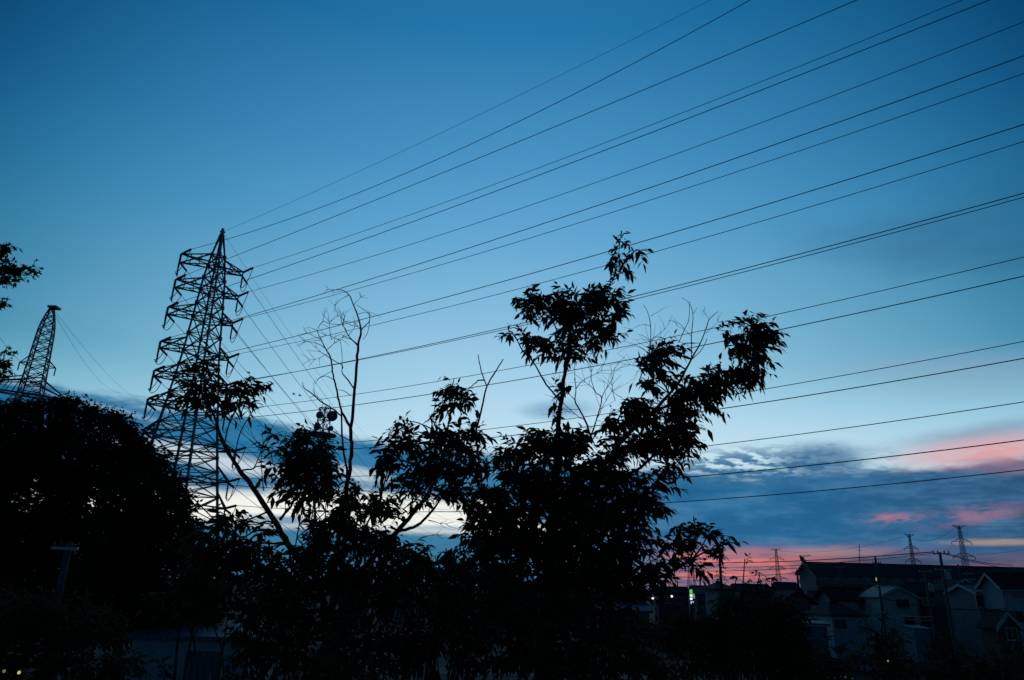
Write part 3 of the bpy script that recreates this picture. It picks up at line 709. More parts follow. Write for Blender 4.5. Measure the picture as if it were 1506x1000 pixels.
for pl in [[(872, 650, 2), (860, 617, 1.6), (852, 602, 1.4), (846, 590, 1.2), (847, 572, .9), (845, 556, .6)], [(870, 640, 1.5), (877, 618, 1.3), (885, 586, 1), (876, 577, .8), (870, 560, .5)],
           [(940, 560, 1.0), (955, 520, .9), (957, 480, .7), (952, 458, .5), (946, 448, .4)],
           [(1017, 528, 1.2), (1030, 505, 1.0), (1039, 482, .9), (1043, 470, .7), (1056, 458, .5)], [(1017, 528, 1.0), (1017, 495, .8), (1019, 462, .6), (1013, 445, .45), (1002, 438, .3)],
           [(998, 504, .9), (1007, 484, .7), (1013, 470, .6), (1014, 444, .4)], [(1018, 528, .8), (1032, 514, .7), (1040, 498, .5)], [(1019, 462, .5), (1026, 452, .35)], [(1007, 484, .5), (998, 475, .45), (983, 471, .3)]]:
    limb(dead, pl, Y3 + .5, n=5)
for a in [(847, 590, 130, 42, .6), (847, 572, 60, 46, .6), (846, 560, 100, 40, .5), (860, 617, 150, 46, .6), (876, 577, 110, 44, .5), (885, 586, 70, 48, .6), (870, 562, 80, 36, .5), (878, 615, 45, 44, .6), (852, 602, 170, 34, .5),
          (955, 520, 140, 40, .5), (957, 500, 40, 34, .5), (957, 480, 150, 30, .45), (950, 540, 160, 46, .5), (944, 548, 60, 46, .5), (957, 465, 30, 20, .4), (1043, 470, 110, 14, .4), (1030, 505, 160, 26, .45), (1038, 490, 50, 24, .4), (1017, 495, 140, 26, .45), (905, 590, 110, 40, .5), (915, 585, 140, 34, .5), (968, 560, 80, 60, .5)]:
    twig(dead, *a, Y3 + .5, 1, curve=9, up=.15)
obj('dead_twigs', dead, M['bark'], t3, label='bare leafless twigs sticking out of the crown')
L3 = Leaves(); A_ = [(902, 462, 16, 13), (890, 488, 22, 10, .9), (912, 446, 10, 10, .8), (820, 462, 16, 14), (758, 440, 6, 8, .6), (906, 492, 9, 6, .7), (838, 520, 14, 10), 
    (848, 446, 34, 22), (885, 446, 26, 20), (845, 480, 32, 24), (836, 508, 18, 18), (884, 480, 20, 12), (905, 436, 14, 14), (862, 432, 26, 14, .8), (868, 500, 16, 16, .8), (822, 440, 14, 18, .8), (855, 516, 10, 12, .7),
    (790, 438, 22, 16), (776, 448, 14, 16, .9), (784, 466, 12, 10, .9), (805, 452, 12, 14, .8), (752, 490, 10, 8, .9), (768, 496, 14, 12), (788, 502, 18, 11), (806, 512, 14, 11), (778, 510, 10, 8, .8),
    (914, 350, 11, 12, .55), (904, 376, 12, 9, .8), (918, 394, 12, 7, .9), (940, 370, 14, 6, .55), (898, 386, 8, 10, .7), (904, 414, 8, 9, .5), (926, 378, 9, 8, .6),
    (822, 572, 9, 7, .8), (838, 568, 8, 7, .7), (812, 602, 5, 6, .8), (818, 606, 5, 4, .5)]
cen = blobfill(L3, tr, A_, Y3, .108, .17, 7, 1.7, jit=.25)
B_ = [(1106, 546, 18, 14), (1084, 548, 16, 12), (1064, 546, 18, 10), (956, 562, 16, 14), (934, 588, 18, 10), (1022, 556, 12, 9, .8), (1045, 552, 14, 8, .8), (992, 556, 10, 10, .7), (1128, 490, 12, 14), (1112, 488, 22, 24), (1096, 512, 20, 16), (1120, 510, 18, 14), (1080, 498, 11, 14, .6), (1100, 468, 12, 9, .7), (1108, 530, 14, 12), (1066, 480, 5, 4, .5), (1076, 470, 5, 4, .5),
      (1060, 562, 26, 13), (1094, 558, 20, 11), (1030, 572, 30, 18), (1006, 580, 24, 16), (1040, 590, 20, 12), (974, 530, 24, 22), (950, 534, 14, 16, .9), (988, 512, 16, 12), (970, 512, 14, 11, .8), (1000, 604, 30, 20),
      (960, 615, 40, 26), (1000, 628, 30, 18), (985, 652, 30, 17), (930, 600, 20, 16, .9), (908, 618, 24, 20, .9), (918, 655, 38, 28), (958, 648, 30, 20), (1016, 644, 16, 12), (1010, 660, 12, 9, .8),
      (986, 686, 15, 13), (974, 712, 17, 15), (958, 738, 22, 20), (930, 728, 30, 22), (900, 695, 34, 28), (868, 690, 36, 30), (944, 758, 16, 14), (950, 700, 14, 10, .7), (1000, 690, 8, 6, .5)]
cen += blobfill(L3, tr, B_, Y3, .11, .21, 7, 1.85, bias=(.9, -.1, -.1), jit=.35)
C_ = [(820, 660, 44, 24), (785, 658, 26, 18), (752, 660, 18, 14, .9), (734, 668, 12, 9, .8), (760, 696, 34, 22), (798, 640, 18, 12, .9), (840, 642, 22, 14, .9), (856, 632, 12, 8, .7), (724, 722, 30, 18), (700, 742, 22, 18), (742, 758, 40, 30), (800, 712, 52, 38), (850, 736, 48, 38),
      (900, 756, 40, 34), (820, 785, 70, 40), (765, 795, 44, 36), (900, 805, 40, 34), (936, 788, 18, 18, .9), (870, 840, 70, 36), (728, 800, 26, 28), (712, 690, 10, 22, .6), (704, 780, 20, 24, .9), (696, 768, 14, 8, .8), (800, 850, 90, 36), (720, 845, 50, 30)]
cen += blobfill(L3, tr, C_, Y3 - .2, .118, .22, 7, 2.7, jit=.5)
D_ = [(1034, 780, 20, 10), (1046, 786, 12, 9, .9), (1060, 803, 15, 7), (1072, 797, 8, 5, .8), (1052, 810, 12, 5, .8), (1000, 790, 14, 15), (984, 802, 15, 13), (954, 808, 10, 7, .7), (1026, 832, 18, 8), (1038, 824, 8, 6, .7), (962, 832, 24, 16), (930, 848, 32, 18), (898, 838, 28, 26), (992, 824, 13, 10), (1022, 796, 12, 9, .8), (1000, 774, 8, 6, .6), (966, 846, 22, 12), (940, 870, 34, 14, .8)]
cen += blobfill(L3, tr, D_, Y3 - .1, .105, .18, 7, 2.0, bias=(.9, 0, .1), jit=.3, hang=.22, droop=.12)
connect(tr, nodes, cen, .011, .003)
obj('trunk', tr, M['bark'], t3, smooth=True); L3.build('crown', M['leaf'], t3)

# --- maple reaching in at the left edge
Y4 = 5.6
t4 = thing('tree', 'maple branch tips with pointed palmate leaves reaching in at the left picture edge', 'tree', base_of(-240, 1000, Y4))
tr = MB(); nodes = []
for pl in [[(-240, ground_px(-240, Y4), 16), (-235, 800, 14), (-220, 600, 11), (-190, 480, 8), (-150, 400, 5)], [(-215, 560, 6), (-120, 470, 4), (-40, 410, 2.5), (0, 398, 1.6), (30, 395, 1.1), (52, 391, .7)], [(-120, 470, 3), (-60, 395, 2), (-10, 364, 1.2), (12, 360, .7)],
           [(-225, 640, 6), (-120, 590, 4), (-40, 550, 2), (6, 528, 1)], [(-100, 480, 2), (-40, 452, 1.3), (2, 446, .7)]]:
    o3, _ = limb(tr, pl, Y4); nodes += list(o3[::2])
L4 = Leaves()
cen = blobfill(L4, tr, [(8, 361, 9, 7), (6, 394, 12, 9), (24, 396, 14, 8), (44, 392, 11, 5, .9), (-2, 374, 8, 9), (8, 410, 9, 9, .8), (30, 408, 8, 6, .7), (-2, 448, 6, 12, .8), (6, 516, 9, 5, .7), (5, 536, 11, 10), (-4, 548, 8, 8), (-80, 420, 50, 40), (-90, 520, 60, 50), (-170, 380, 70, 60), (-190, 470, 60, 60), (-60, 370, 40, 20)],
               Y4, .075, .12, 4, 1.5, jit=.15, hang=.35, wid=.95)
connect(tr, nodes, cen, .008, .003)
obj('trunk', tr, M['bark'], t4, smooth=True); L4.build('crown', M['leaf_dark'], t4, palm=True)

# --- big dark round trees at left, beyond the slope
def big_tree(label, px, Y, tops, fill, ll=.19):
    t = thing('tree', label, 'tree', base_of(px, 900, Y), 'big dark trees at left')
    tr = MB(); nodes = []; b = ground_px(px, Y)
    o3, _ = limb(tr, [(px, b, 14), (px + 4, b - 80, 12), (px - 3, 820, 10), (px + 2, 740, 7), (px, 680, 3)], Y); nodes += list(o3)
    L = Leaves(); cen = blobfill(L, None, tops, Y, ll, .5, 7, 2.1, jit=2.2, surf=.55, hang=.3, wid=.5)
    cen += blobfill(L, None, fill, Y + .8, ll * 1.25, .6, 7, 2.0, jit=2.0, surf=.5, hang=.3, wid=.55)
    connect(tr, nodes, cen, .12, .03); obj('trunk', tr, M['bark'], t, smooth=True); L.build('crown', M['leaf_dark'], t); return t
big_tree('big round-crowned dark tree at far left under the slender pylon', 70, 23,
         [(72, 590, 9, 7, .7), (112, 588, 9, 8, .7), (30, 594, 10, 8, .6), (140, 602, 9, 8, .7), (-30, 620, 40, 34), (10, 606, 26, 18), (45, 600, 24, 14), (82, 600, 22, 16), (104, 596, 20, 14), (128, 606, 18, 14), (148, 612, 16, 12), (60, 640, 50, 34), (118, 640, 40, 30), (20, 660, 50, 40), (-20, 700, 50, 60), (90, 690, 56, 40)],
         [(165, 700, 30, 26), (120, 690, 40, 30), (40, 760, 90, 80), (-30, 820, 70, 90), (120, 780, 70, 80), (60, 880, 110, 70)])
big_tree('big dark tree sloping down to the right just left of the tall pylon', 200, 21,
         [(176, 610, 8, 8, .7), (196, 634, 9, 8, .7), (238, 676, 9, 9, .7), (262, 706, 8, 8, .7), (274, 734, 8, 9, .7), (290, 768, 8, 10, .7), (166, 616, 16, 14), (184, 626, 18, 14), (204, 648, 20, 18), (226, 672, 20, 18), (244, 698, 18, 18), (258, 722, 17, 18), (270, 748, 16, 18), (278, 778, 15, 20), (284, 812, 16, 24), (170, 660, 40, 34), (205, 700, 44, 36), (232, 745, 40, 40), (250, 800, 36, 40), (188, 752, 44, 44), (290, 850, 22, 30)],
         [(180, 800, 60, 70), (240, 870, 60, 70), (160, 880, 70, 70), (300, 900, 40, 50)])

# --- bushes on the slope
def bush(label, Y, blobs, m='leaf_bush', ll=.1, dens=1.6, spl=.22, stems=True, jit=.4, nl=7, **kw):
    cx = np.mean([b[0] for b in blobs]); t = thing('bush', label, 'bush', base_of(cx, 950, Y), 'bushes along the foot of the picture')
    L = Leaves(); st = MB(); cen = blobfill(L, st if stems else None, blobs, Y, ll, spl, nl, dens, jit=jit, **kw)
    b = OFF[t.name]
    for px, py, c in cen:
        k = rng.normal(0, .12, 3) * [1, 1, 0]; f = np.array([b[0] + (c[0] - b[0]) * .5, b[1] + (c[1] - b[1]) * .5, float(gh(b[0], b[1])) - .05])
        if c[2] < f[2]: continue
        st.tube([f + (c - f) * t_ + k * math.sin(t_ * 3.1) for t_ in np.linspace(0, 1, 5)], np.linspace(.012, .004, 5) * (Y / 6), 5)
    obj('stem', st, M['bark'], t); L.build('foliage', M[m], t); return t
bush('dark bush at the lower left corner under the concrete pole', 9.5, [(20, 900, 60, 40), (90, 910, 60, 40), (30, 970, 70, 50), (120, 970, 60, 50), (150, 920, 36, 30), (-40, 940, 50, 60), (180, 985, 40, 30)], ll=.13, dens=1.4)
bush('leafy bush with drooping shoots rising around the small shed', 6.8, [(262, 880, 34, 40, .8), (300, 850, 40, 34), (340, 850, 36, 34), (300, 890, 40, 28, .8), (370, 890, 34, 34), (236, 985, 20, 16, .4), (340, 990, 30, 16, .4), (270, 830, 10, 30, .6), (272, 790, 6, 18, .6)], ll=.12, dens=1.3)
bush('dense dark bush at the foot of the curved stem', 5.6, [(400, 870, 46, 40), (440, 890, 40, 44), (380, 940, 50, 50), (450, 960, 60, 50), (410, 840, 20, 20, .7)], dens=1.5)
bush('dark bush with rusty leaves right of the young tree stem', 5.4, [(520, 880, 44, 40), (570, 870, 44, 40), (540, 940, 70, 50), (510, 985, 60, 30), (600, 850, 40, 30)], m='leaf_red', dens=1.5)
bush('bush whose top leaves stand against the bright cloud gap', 5.2, [(640, 840, 44, 28), (610, 826, 26, 20, .8), (668, 822, 24, 16, .8), (690, 830, 24, 18), (655, 806, 10, 8, .6), (628, 808, 14, 8, .6), (650, 880, 60, 40), (640, 945, 80, 50), (680, 905, 40, 40)], dens=1.6)
bush('dark bush at the foot of the largest tree', 5.0, [(740, 890, 60, 44), (800, 905, 60, 40), (760, 960, 90, 50), (850, 950, 60, 50), (840, 900, 44, 30)], m='leaf_red', dens=1.5)
bush('dark bush under the low right branch of the largest tree', 5.6, [(900, 900, 44, 22), (930, 950, 50, 44, .8), (880, 975, 60, 36), (960, 985, 44, 30, .9), (900, 925, 30, 20, .6)], dens=1.4)
bush('wide fine-leaved bush left of the tiled house roofs', 12.5, [(1044, 914, 44, 22), (1100, 897, 46, 26), (1020, 950, 60, 50), (1090, 950, 60, 50), (1148, 916, 40, 36), (1150, 940, 44, 44), (1160, 980, 50, 40), (980, 932, 36, 28), (1146, 895, 22, 24, .8), (998, 908, 20, 10, .8), (1070, 880, 22, 9, .7), (1115, 868, 22, 10, .7)], ll=.13, dens=1.7, spl=.34)
sh = bush('straggly shoots with drooping leaves standing against the pink glow', 12.0, [(1100, 853, 10, 6, .4), (1114, 855, 8, 5, .4), (1096, 822, 5, 3, .4), (1084, 850, 6, 7, .4), (1128, 858, 7, 4, .4), (1119, 842, 7, 4, .4), (1136, 850, 3, 5, .4)], m='leaf_dark', ll=.12, dens=.8, spl=.2, jit=.1)
for i, (lb, Y, bl) in enumerate([
        ('spiky shrub in front of the bluish hip-roofed house', 14.0, [(1215, 960, 26, 30), (1200, 990, 40, 24), (1240, 985, 34, 24), (1185, 945, 14, 22, .7)]),
        ('spiky shrub in front of the cream gabled house', 13.0, [(1290, 930, 20, 22, .8), (1310, 950, 26, 26, .8), (1285, 975, 36, 30), (1325, 985, 36, 26), (1298, 905, 7, 12, .6), (1316, 925, 10, 14, .6)]),
        ('spiky shrub below the blue corrugated sheet', 12.5, [(1375, 945, 18, 22, .8), (1390, 960, 24, 26), (1366, 985, 34, 22), (1410, 985, 36, 26), (1384, 925, 7, 14, .6)]),
        ('shrub at the lower right corner under the white gable boards', 12.0, [(1440, 975, 30, 24), (1480, 970, 30, 30), (1460, 995, 40, 20), (1500, 945, 14, 20, .7)])]):
    bush(lb, Y, bl, ll=.17, dens=1.4, spl=.34, wid=.22, hang=.25)
# tiered conifer against the pink
cy_ = 26.0; cb = P(1060, 858, cy_); tip = P(1058, 816, cy_)
tc_ = thing('tree', 'small tiered conifer standing alone against the pink glow', 'tree', (cb[0], cy_, float(gh(cb[0], cy_))))
tr = MB(); tr.tube([(cb[0], cy_, float(gh(cb[0], cy_))), tip], [.16, .03], 7); obj('trunk', tr, M['bark'], tc_)
L = Leaves(); m_ = mpp(1060, 840, cy_)
for py, ln in ((819, 4), (825, 9), (829, 7), (834, 11), (840, 8), (845, 11), (851, 13), (856, 15)):
    n = 6; a = rng.uniform(0, 6.28, n); c = P(1060, py, cy_); D = np.stack([np.cos(a), np.sin(a), rng.uniform(-.1, .25, n)], 1)
    sprays(L, None, np.repeat(c[None], n, 0), nrm(D), np.full(n, ln * m_ * .8), 4, .11, droop=.25, wid=.3, hang=.3)
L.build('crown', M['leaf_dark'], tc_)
# ------------------------------------------------------------------ the town below
def wall_window(parent, cx, y, z, w, h, m='glass', trim='alu', nrm_=(0, -1, 0), lit=None, sill=True):
    """window on a wall facing -y: frame of four bars, pane set back, sill"""
    f = MB(); t = .07
    f.box((cx - w / 2 - t, y - .06, z - t), (cx + w / 2 + t, y + .02, z)); f.box((cx - w / 2 - t, y - .06, z + h), (cx + w / 2 + t, y + .02, z + h + t))
    f.box((cx - w / 2 - t, y - .06, z + .001), (cx - w / 2, y + .02, z + h - .001)); f.box((cx + w / 2, y - .06, z + .001), (cx + w / 2 + t, y + .02, z + h - .001))
    f.box((cx - .03, y - .05, z + .001), (cx + .03, y + .015, z + h - .001))
    wo_ = obj('window', f, M[trim], parent)
    p = MB(); p.box((cx - w / 2 + .001, y - .02, z + .001), (cx + w / 2 - .001, y - .004, z + h - .001)); obj('pane', p, lit or M[m], wo_)
    if sill:
        s = MB(); s.box((cx - w / 2 - .12, y - .14, z - t - .06), (cx + w / 2 + .12, y - .003, z - t - .002)); obj('sill', s, M[trim], wo_)
def house(label, x0, x1, Y, D, ez, rz, axis='y', wall='wall_cream', roof='roof_tile', trim='trim', apex=None, wins=(), name='house', z0=-.1, over=.45, barge=True, gut=True, cat='house', group=None, lits=()):
    """x0..x1 front width at y=Y, depth D; axis 'y': gable faces the viewer, 'x': ridge runs across, 'h': hipped"""
    t = thing(name, label, cat, ((x0 + x1) / 2, Y + D / 2, 0), group); ap = (x0 + x1) / 2 if apex is None else apex
    w = MB(); f, b = Y, Y + D
    if axis == 'y':
        w.poly([(x0, f, z0), (x1, f, z0), (x1, f, ez), (ap, f, rz), (x0, f, ez)], (0, D, 0))
        r = MB(); th = .16; sl, sr = (rz - ez) / (ap - x0), (rz - ez) / (x1 - ap); o = over
        for xa, s in ((x0 - o, sl), (x1 + o, sr)):
            za = rz - abs(xa - ap) * s
            r.poly([(xa, f - o, za + .03), (ap, f - o, rz + .03), (ap, f - o, rz + .03 + th), (xa, f - o, za + .03 + th)], (0, D + 2 * o, 0))
        r.beam((ap, f - o, rz + th + .06), (ap, b + o, rz + th + .06), .22, .14)
        obj('wall', w, M[wall], t); ro = obj('roof', r, M[roof], t)
        if barge:
            for xa, s in ((x0 - o, sl), (x1 + o, sr)):
                g = MB(); za = rz - abs(xa - ap) * s
                g.poly([(xa, f - o - .05, za - .12), (ap, f - o - .05, rz - .12), (ap, f - o - .05, rz + th + .08), (xa, f - o - .05, za + th + .08)], (0, .045, 0))
                obj('barge_board', g, M[trim], ro)
    elif axis == 'x':
        mid = Y + D / 2
        w.poly([(x0, f, z0), (x0, b, z0), (x0, b, ez), (x0, mid, rz), (x0, f, ez)], (x1 - x0, 0, 0))
        r = MB(); th = .18; o = over; s = (rz - ez) / (D / 2)
        for ya in (f - o, b + o):
            za = rz - abs(ya - mid) * s
            r.poly([(x0 - o, ya, za + .03), (x0 - o, mid, rz + .03), (x0 - o, mid, rz + .03 + th), (x0 - o, ya, za + .03 + th)], (x1 - x0 + 2 * o, 0, 0))
        r.beam((x0 - o, mid, rz + th + .06), (x1 + o, mid, rz + th + .06), .24, .14)
        obj('wall', w, M[wall], t); ro = obj('roof', r, M[roof], t)
        if barge:
            for xe in (x0 - o - .05, x1 + o + .005):
                for ya in (f - o, b + o):
                    g = MB(); za = rz - abs(ya - mid) * s
                    g.poly([(xe, ya, za - .12), (xe, mid, rz - .12), (xe, mid, rz + th + .06), (xe, ya, za + th + .06)], (.045, 0, 0))
                    obj('barge_board', g, M[trim], ro)
        if gut:
            g = MB(); ga = f - o - .09; za = rz - abs(f - o - mid) * s; g.box((x0 - o, ga - .06, za - .1), (x1 + o, ga + .08, za + .03)); obj('gutter', g, M[trim], ro)
    else:
        w.box((x0, f, z0), (x1, b, ez)); o = over; hx = min(D / 2, (x1 - x0) / 2 * .75); m = Y + D / 2; r = MB()
        c = [(x0 - o, f - o, ez + .003), (x1 + o, f - o, ez + .003), (x1 + o, b + o, ez + .003), (x0 - o, b + o, ez + .003)]
        e = [(q[0], q[1], q[2] + .14) for q in c] + [(x0 + hx, m, rz), (x1 - hx, m, rz)]
        r.add(c + e, [(3, 2, 1, 0), (0, 1, 5, 4), (1, 2, 6, 5), (2, 3, 7, 6), (3, 0, 4, 7), (4, 5, 9, 8), (6, 7, 8, 9), (5, 6, 9), (7, 4, 8)])
        r.beam((x0 + hx, m, rz + .05), (x1 - hx, m, rz + .05), .24, .16)
        obj('wall', w, M[wall], t); ro = obj('roof', r, M[roof], t)
    for q in wins: wall_window(t, q[0], Y, q[1], q[2], q[3])
    return t, ro
def X(px, py, Y): return P(px, py, Y)[0]
def Z(px, py, Y): return P(px, py, Y)[2]

# long two-storey block with a big slate roof
Y = 160.0; xa, xb = X(1200, 850, Y), X(1506, 850, Y) + 14; D = 9.0
ez, rz = Z(1300, 845.5, Y), Z(1300, 831, Y + D / 2)
lb_, ro = house('long dark building with one huge ridged roof across the right skyline', xa, xb, Y, D, ez, rz, 'x', 'wall_grey', 'roof_slate', 'roof_metal', over=.7, name='long_building', cat='building')
for i, px in enumerate(range(1212, 1500, 21)):
    lit = None
    wall_window(lb_, X(px, 855, Y), Y, Z(px, 859, Y), 1.7, 1.25, lit=lit, sill=False)
wall_window(lb_, X(1290, 856, Y), Y, Z(1290, 862, Y), .5, 1.7, lit=emis('lit_window', (1, .72, .30), .55), sill=False)
m = MB(); gm = MB()
for px in range(1206, 1500, 21): m.box((X(px, 850, Y) - .1, Y - .9, -.1), (X(px, 850, Y) + .1, Y - .7, ez - .4))
m.box((xa, Y - .95, Z(1300, 861, Y)), (xb, Y - .91, Z(1300, 861, Y) + .9)); obj('balcony_rail', m, M['wall_grey'], lb_)
m = MB(); c = np.array([xa - .3, Y + D / 2, rz + .2]); m.tube([c, c + [-.5, 0, .7], c + [-.9, 0, 1.4]], [.5, .45, .15], 8); obj('ridge_ornament', m, M['roof_tile'], ro)

# town houses
Y = 105.0
h1, _ = house('cream gabled house with white roof edges and a dark wide window', X(1295, 880, Y), X(1347, 880, Y), Y, 6, Z(1293, 877.5, Y), Z(1318, 864, Y), 'y', 'wall_gable', 'roof_metal',
              wins=[(X(1327.5, 888, Y), Z(1327, 893, Y), 1.7, 1.0), (X(1360 - 22, 915, Y), Z(1360, 921, Y), 1.3, 1.1)])
Y = 98.0
house('dark gabled house with pale roof edges behind the leaning utility pole', X(1398, 870, Y), X(1440, 870, Y), Y, 4, Z(1398, 866.5, Y), Z(1421, 853, Y), 'y', 'wall_dark', 'roof_tile',
      wins=[(X(1408, 880, Y), Z(1408, 886, Y), 1.1, 1.0), (X(1426, 880, Y), Z(1426, 888, Y), .8, 1.2)])
Y = 86.0
h3, r3 = house('large pale house cut by the right picture edge, roof sloping to its white end boards', X(1476, 880, Y), X(1476, 880, Y) + 12, Y, 3.6, Z(1490, 863, Y), Z(1490, 846, Y + 1.8), 'x', 'wall_white', 'roof_tile', over=.5,
      wins=[(X(1497, 877, Y), Z(1497, 880, Y), 1.5, .65), (X(1492, 905, Y), Z(1492, 915, Y), 2.0, 1.2)])
Y = 112.0
house('low brown-walled house under a wide dark gable', X(1152, 880, Y), X(1192, 880, Y), Y, 8, Z(1152, 883, Y), Z(1171, 869, Y), 'y', 'wall_brown', 'roof_brown', 'roof_tile', over=.8)
house('small house with a bluish white gable wall between two dark roofs', X(1202, 880, 118), X(1215, 880, 118), 118, 5, Z(1202, 885, 118), Z(1207, 871, 118), 'y', 'wall_white', 'roof_tile', 'roof_tile', over=.2)
Y = 110.0
house('dark tiled house in front of the long building with a cream lower wall', X(1226, 885, Y), X(1280, 885, Y), Y, 6, Z(1250, 881.5, Y), Z(1250, 867, Y + 3), 'x', 'wall_cream', 'roof_brown', 'roof_brown',
      wins=[(X(1268, 892, Y), Z(1268, 896, Y), 1.1, .9)])
Y = 88.0
house('bluish hip-roofed house behind the spiky shrub', X(1224, 915, Y), X(1272, 915, Y), Y, 7, Z(1240, 906.5, Y), Z(1240, 886, Y + 3.5), 'h', 'wall_white', 'roof_tile',
      wins=[(X(1236, 918, Y), Z(1236, 925, Y), 1.3, 1.0)])
Y = 82.0
house('flat pale-edged shed low between bush and hip-roofed house', X(1172, 925, Y), X(1216, 925, Y), Y, 5, Z(1190, 919, Y), Z(1190, 914, Y + 2.5), 'x', 'wall_blue', 'roof_metal', over=.3, name='shed', cat='shed')
Y = 112.0
house('dark house tucked behind the thin utility poles', X(1352, 890, Y), X(1394, 890, Y), Y, 5, Z(1370, 872, Y), Z(1370, 860, Y + 2.5), 'x', 'wall_dark', 'roof_slate', 'roof_tile',
      wins=[(X(1364, 884, Y), Z(1364, 890, Y), 1.5, 1.1), (X(1382, 884, Y), Z(1382, 890, Y), 1.5, 1.1)])
Y = 90.0
house('small lean house between the dark gable and the pale one', X(1440, 890, Y), X(1456, 890, Y), Y, 6, Z(1450, 873, Y), Z(1450, 862, Y + 3), 'x', 'wall_grey', 'roof_metal', over=.3, wins=[(X(1447, 890, Y), Z(1447, 892, Y), 1.6, 1.3)])
Y = 62.0
house('low gabled house with a white edge board near the lower right corner', X(1468, 930, Y), X(1500, 930, Y), Y, 2.2, Z(1470, 922, Y), Z(1480, 903, Y), 'y', 'wall_dark', 'roof_tile', over=.25, wins=[(X(1488, 932, Y), Z(1488, 940, Y), .8, .8)])
Y = 92.0
tb = thing('shed', 'blue corrugated sheet lean-to standing before the cream house', 'shed', (X(1357, 940, Y), Y, 0)); m = MB()
x0, x1 = X(1346, 940, Y), X(1369, 940, Y); m.box((x0, Y, -.05), (x1, Y + 2.5, Z(1357, 925, Y))); obj('wall', m, M['wall_blue'], tb)
m = MB(); zt = Z(1357, 925, Y) + .004; m.poly([(x0 - .2, Y - .25, zt), (x1 + .2, Y - .25, zt), (x1 + .2, Y - .25, zt + .08), (x0 - .2, Y - .25, zt + .08)], (0, 3, .25)); obj('roof', m, M['roof_metal'], tb)
# second dark house group further left and back (low silhouettes on the skyline)
for lb, p0, p1, pe, pr, Y, ax_, wl, rf in [
        ('dark house roof rising from the bush top below the conifer', 1056, 1078, 868, 856.5, 75, 'h', 'wall_grey', 'roof_tile'),
        ('wide low dark roof behind the straggly shoots', 1088, 1134, 869, 861.5, 120, 'x', 'wall_dark', 'roof_tile'),
        ('dark roof block touching the left end of the long building', 1150, 1176, 869, 858.5, 135, 'x', 'wall_dark', 'roof_slate'),
        ('bluish low house between the lit sign and the conifer', 1024, 1050, 873, 863.5, 140, 'x', 'wall_grey', 'roof_metal'),
        ('long low dark roof behind the lit sign', 968, 1012, 871, 864.5, 165, 'x', 'wall_dark', 'roof_tile'),
        ('pale-roofed hall glimpsed under the largest tree', 880, 955, 898, 890, 120, 'x', 'wall_grey', 'roof_metal'),
        ('grey house glimpsed through leaves right of the trunk', 860, 905, 882, 872, 150, 'h', 'wall_white', 'roof_slate'),
        ('house roof seen between the trunk and the lamp', 905, 950, 880, 868, 190, 'x', 'wall_grey', 'roof_tile'),
        ('low house far behind the bushes under the cloud gap', 640, 690, 876, 864, 180, 'x', 'wall_grey', 'roof_tile'),
        ('hip-roofed house far behind the rusty bush', 560, 610, 880, 866, 170, 'h', 'wall_cream', 'roof_tile'),
        ('grey house behind the dark foot of the tree', 720, 775, 884, 868, 140, 'x', 'wall_grey', 'roof_slate')]:
    house(lb, X(p0, pe, Y), X(p1, pe, Y), Y, 5, Z((p0 + p1) / 2, pe, Y), Z((p0 + p1) / 2, pr, Y + 2.5), ax_, wl, rf, 'roof_tile', group='low houses on the far skyline',
          wins=[(X(p0 + (p1 - p0) * q, pe, Y), Z(p0, pe, Y) - 2.2, 1.5, 1.1) for q in (.3, .7)])

# shed on the slope at lower left
Y = 19.0; x0, x1 = X(192, 960, Y), X(362, 960, Y); gz = float(gh((x0 + x1) / 2, Y)) - .2; zt = Z(300, 941, Y)
st_ = thing('shed', 'small pale shed with a flat metal roof half hidden in the leafy bush', 'shed', ((x0 + x1) / 2, Y, gz)); m = MB()
m.box((x0, Y, gz), (x1, Y + 2.4, zt)); obj('wall', m, M['wall_white'], st_)
m = MB(); m.poly([(x0 - .15, Y - .25, zt + .004), (x1 + .15, Y - .25, zt + .004), (x1 + .15, Y - .25, zt + .09), (x0 - .15, Y - .25, zt + .09)], (0, 3.0, .22)); obj('roof', m, M['roof_metal'], st_)
m = MB(); xd = X(300, 960, Y); m.box((xd - .4, Y - .045, gz + .05), (xd + .4, Y - .003, zt - .25)); do = obj('door', m, M['roof_metal'], st_)
m = MB(); m.beam((xd + .28, Y - .09, gz + 1.0), (xd + .28, Y - .09, gz + 1.15), .04); obj('handle', m, M['alu'], do)

# utility poles
def upole(label, pt, pb, Y, r=.16, arms=((.35, 1.8),), kit=False, group='utility poles among the houses', isc=1.0):
    t = P(*pt, Y); x, z = t[0], t[2]; zb = float(gh(x, Y)) - .1; rr = r if np.isscalar(r) else r[0]
    o = thing('utility_pole', label, 'utility pole', (x, Y, zb), group); m = MB(); m.tube([(x, Y, zb), (x, Y, z)], [rr * 1.25, rr * .8], 10); obj('pole', m, M['conc'], o)
    for dz_, ln in arms:
        a = MB(); a.beam((x - ln / 2, Y - rr - .06, z - dz_), (x + ln / 2, Y - rr - .06, z - dz_), .1 * isc + .02); ao = obj('cross_arm', a, M['alu'], o)
        for q in (-.46, -.2, .2, .46):
            i_ = MB(); p = np.array([x + ln * q, Y - rr - .06, z - dz_ + .05]); i_.tube([p, p + [0, 0, .06 * isc], p + [0, 0, .1 * isc], p + [0, 0, .22 * isc]], np.array([.03, .07, .05, .06]) * isc, 7); obj('insulator', i_, M['porc'], ao)
    if kit:
        k = MB(); c = np.array([x + rr + .28, Y, z - 2.6]); k.tube([c, c + [0, 0, .1], c + [0, 0, .8], c + [0, 0, .9]], [.2, .26, .26, .18], 10); obj('transformer', k, M['alu'], o)
    return np.array([x, Y, z])
